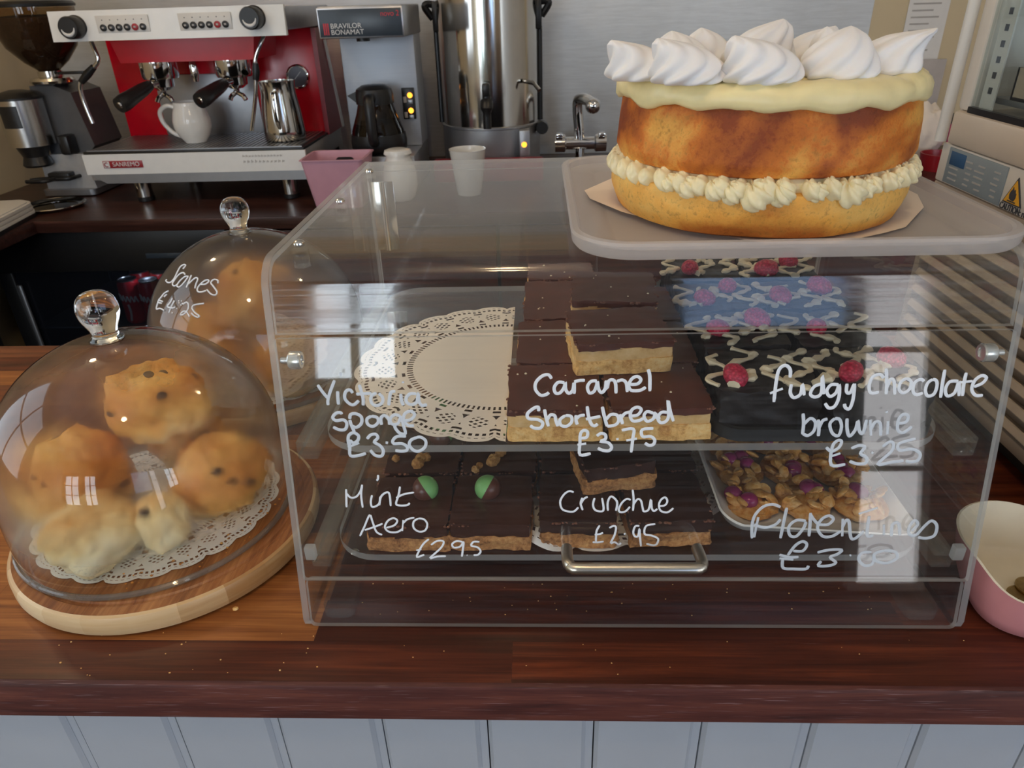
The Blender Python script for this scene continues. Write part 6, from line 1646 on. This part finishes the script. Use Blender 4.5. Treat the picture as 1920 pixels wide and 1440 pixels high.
# fridge under the back worktop, with drink cans
def under_fridge():
    t = thing('bottle_fridge', 'black glass fronted fridge under the back worktop', 'fridge', (-1.09, 1.625, 0.0))
    x0, x1, z0, z1, D = -0.38, 0.355, 0.04, 0.862, 0.50
    b = MB()
    b.box((x0, 0.03, z0), (x0 + 0.03, D, z1)); b.box((x1 - 0.03, 0.03, z0), (x1, D, z1)); b.box((x0, D - 0.02, z0), (x1, D, z1)); b.box((x0, 0.03, z1 - 0.11), (x1, D, z1)); b.box((x0, 0.03, z0), (x1, D, z0 + 0.08))
    b.build('cabinet', M['black'], t)
    d = MB()
    d.box((x0, 0.0, z1 - 0.125), (x1, 0.028, z1 - 0.002), 0.003); d.box((x0, 0.0, z0), (x1, 0.028, z0 + 0.09), 0.003)
    d.box((x0, 0.0, z0 + 0.09), (x0 + 0.045, 0.028, z1 - 0.125), 0.003); d.box((x1 - 0.045, 0.0, z0 + 0.09), (x1, 0.028, z1 - 0.125), 0.003)
    do = d.build('door', M['black'], t)
    MB().box((x0 + 0.045, 0.010, z0 + 0.09), (x1 - 0.045, 0.014, z1 - 0.125)).build('door_glass', M['fridge_glass'], do)
    MB().box((0.10, -0.004, z1 - 0.085), (0.23, 0.0, z1 - 0.070), 0.001).build('door_plate', M['panel_navy'], do)
    MB().box((x0 + 0.052, -0.010, 0.16), (x0 + 0.066, 0.0, 0.70), 0.003).build('edge_strip', M['steel_grey'], do)
    MB().box((x0 + 0.03, 0.05, 0.530), (x1 - 0.03, D - 0.02, 0.536)).build('shelf', M['steel_grey'], t)
    for i in range(2):
        MB().box((x0 + 0.04 + 0.12 * i, D - 0.03, 0.14), (x0 + 0.045 + 0.12 * i, D - 0.02, 0.72)).build('rear_rail', M['steel_grey'], t)
M['fridge_glass'] = clear('fridge_glass', tint=(0.55, 0.58, 0.62), haze=0.02, haze_col=(0.3, 0.35, 0.5))
under_fridge()
lamp('can_fill_light', (-1.05, 1.70, 0.715), 0.25, (0.75, 0.85, 1.0), 0.01)  # added fill lamp that brightens the cans behind the dark glass
cl = ['in front at the left', 'in front at the right', 'behind at the left', 'behind at the right']
for i, (x, y) in enumerate(((-1.128, 1.715), (-1.055, 1.705), (-1.128, 1.790), (-1.055, 1.785))):
    t = thing('drink_can', 'red soft drink can in the black fridge, %s' % cl[i], 'can', (x, y, 0.5362), 0, 'red cans in the black fridge')
    MB().lathe([(0, 0), (0.024, 0), (0.033, 0.010), (0.033, 0.130), (0.028, 0.142)], (0, 0, 0), 36).build('body', M['can_red'], t)
    MB().lathe([(0.028, 0.142), (0.028, 0.146), (0.026, 0.146), (0.025, 0.143), (0, 0.143)], (0, 0, 0), 36).build('lid', M['alu'], t)
    m = MB()
    for row in (0.0,):
        pts = []
        for k in range(40):
            a = radians(-150 + 120 * k / 39)
            pts.append((0.0334 * cos(a), 0.0334 * sin(a), 0.095 + 0.010 * sin(k * 0.95) - 0.0003 * k))
        m.tube(pts, 0.0022, 6)
    pts = [(0.0333 * cos(radians(-95 + 10 * sin(q * 0.12))), 0.0333 * sin(radians(-95 + 10 * sin(q * 0.12))), 0.015 + 0.055 * q / 20) for q in range(21)]
    m.tube(pts, 0.0035, 6)
    m.build('white_script', M['text_white'], t)

M['lens'] = emit('lamp_lens', (1.0, 0.72, 0.40), 12.0)
# ceiling lamps whose glow shows in the domes
for i, (x, y, lab) in enumerate(((0.10, -0.55, 'small round ceiling downlight above the front worktop'), (-1.05, 0.9, 'small round ceiling downlight above the aisle on the grinder side'), (1.15, 0.9, 'small round ceiling downlight above the aisle on the fridge side'))):
    t = thing('ceiling_downlight', lab, 'ceiling light', (x, y, 2.6), 0, 'round ceiling downlights')
    MB().lathe([(0.045, 0), (0.062, 0), (0.060, -0.012), (0.045, -0.014)], (0, 0, 0), 40, closed=True).build('ring', M['white_gloss'], t)
    MB().lathe([(0, -0.002), (0.045, -0.002), (0.045, -0.006), (0, -0.006)], (0, 0, 0), 40).build('lamp_lens', M['lens'], t)
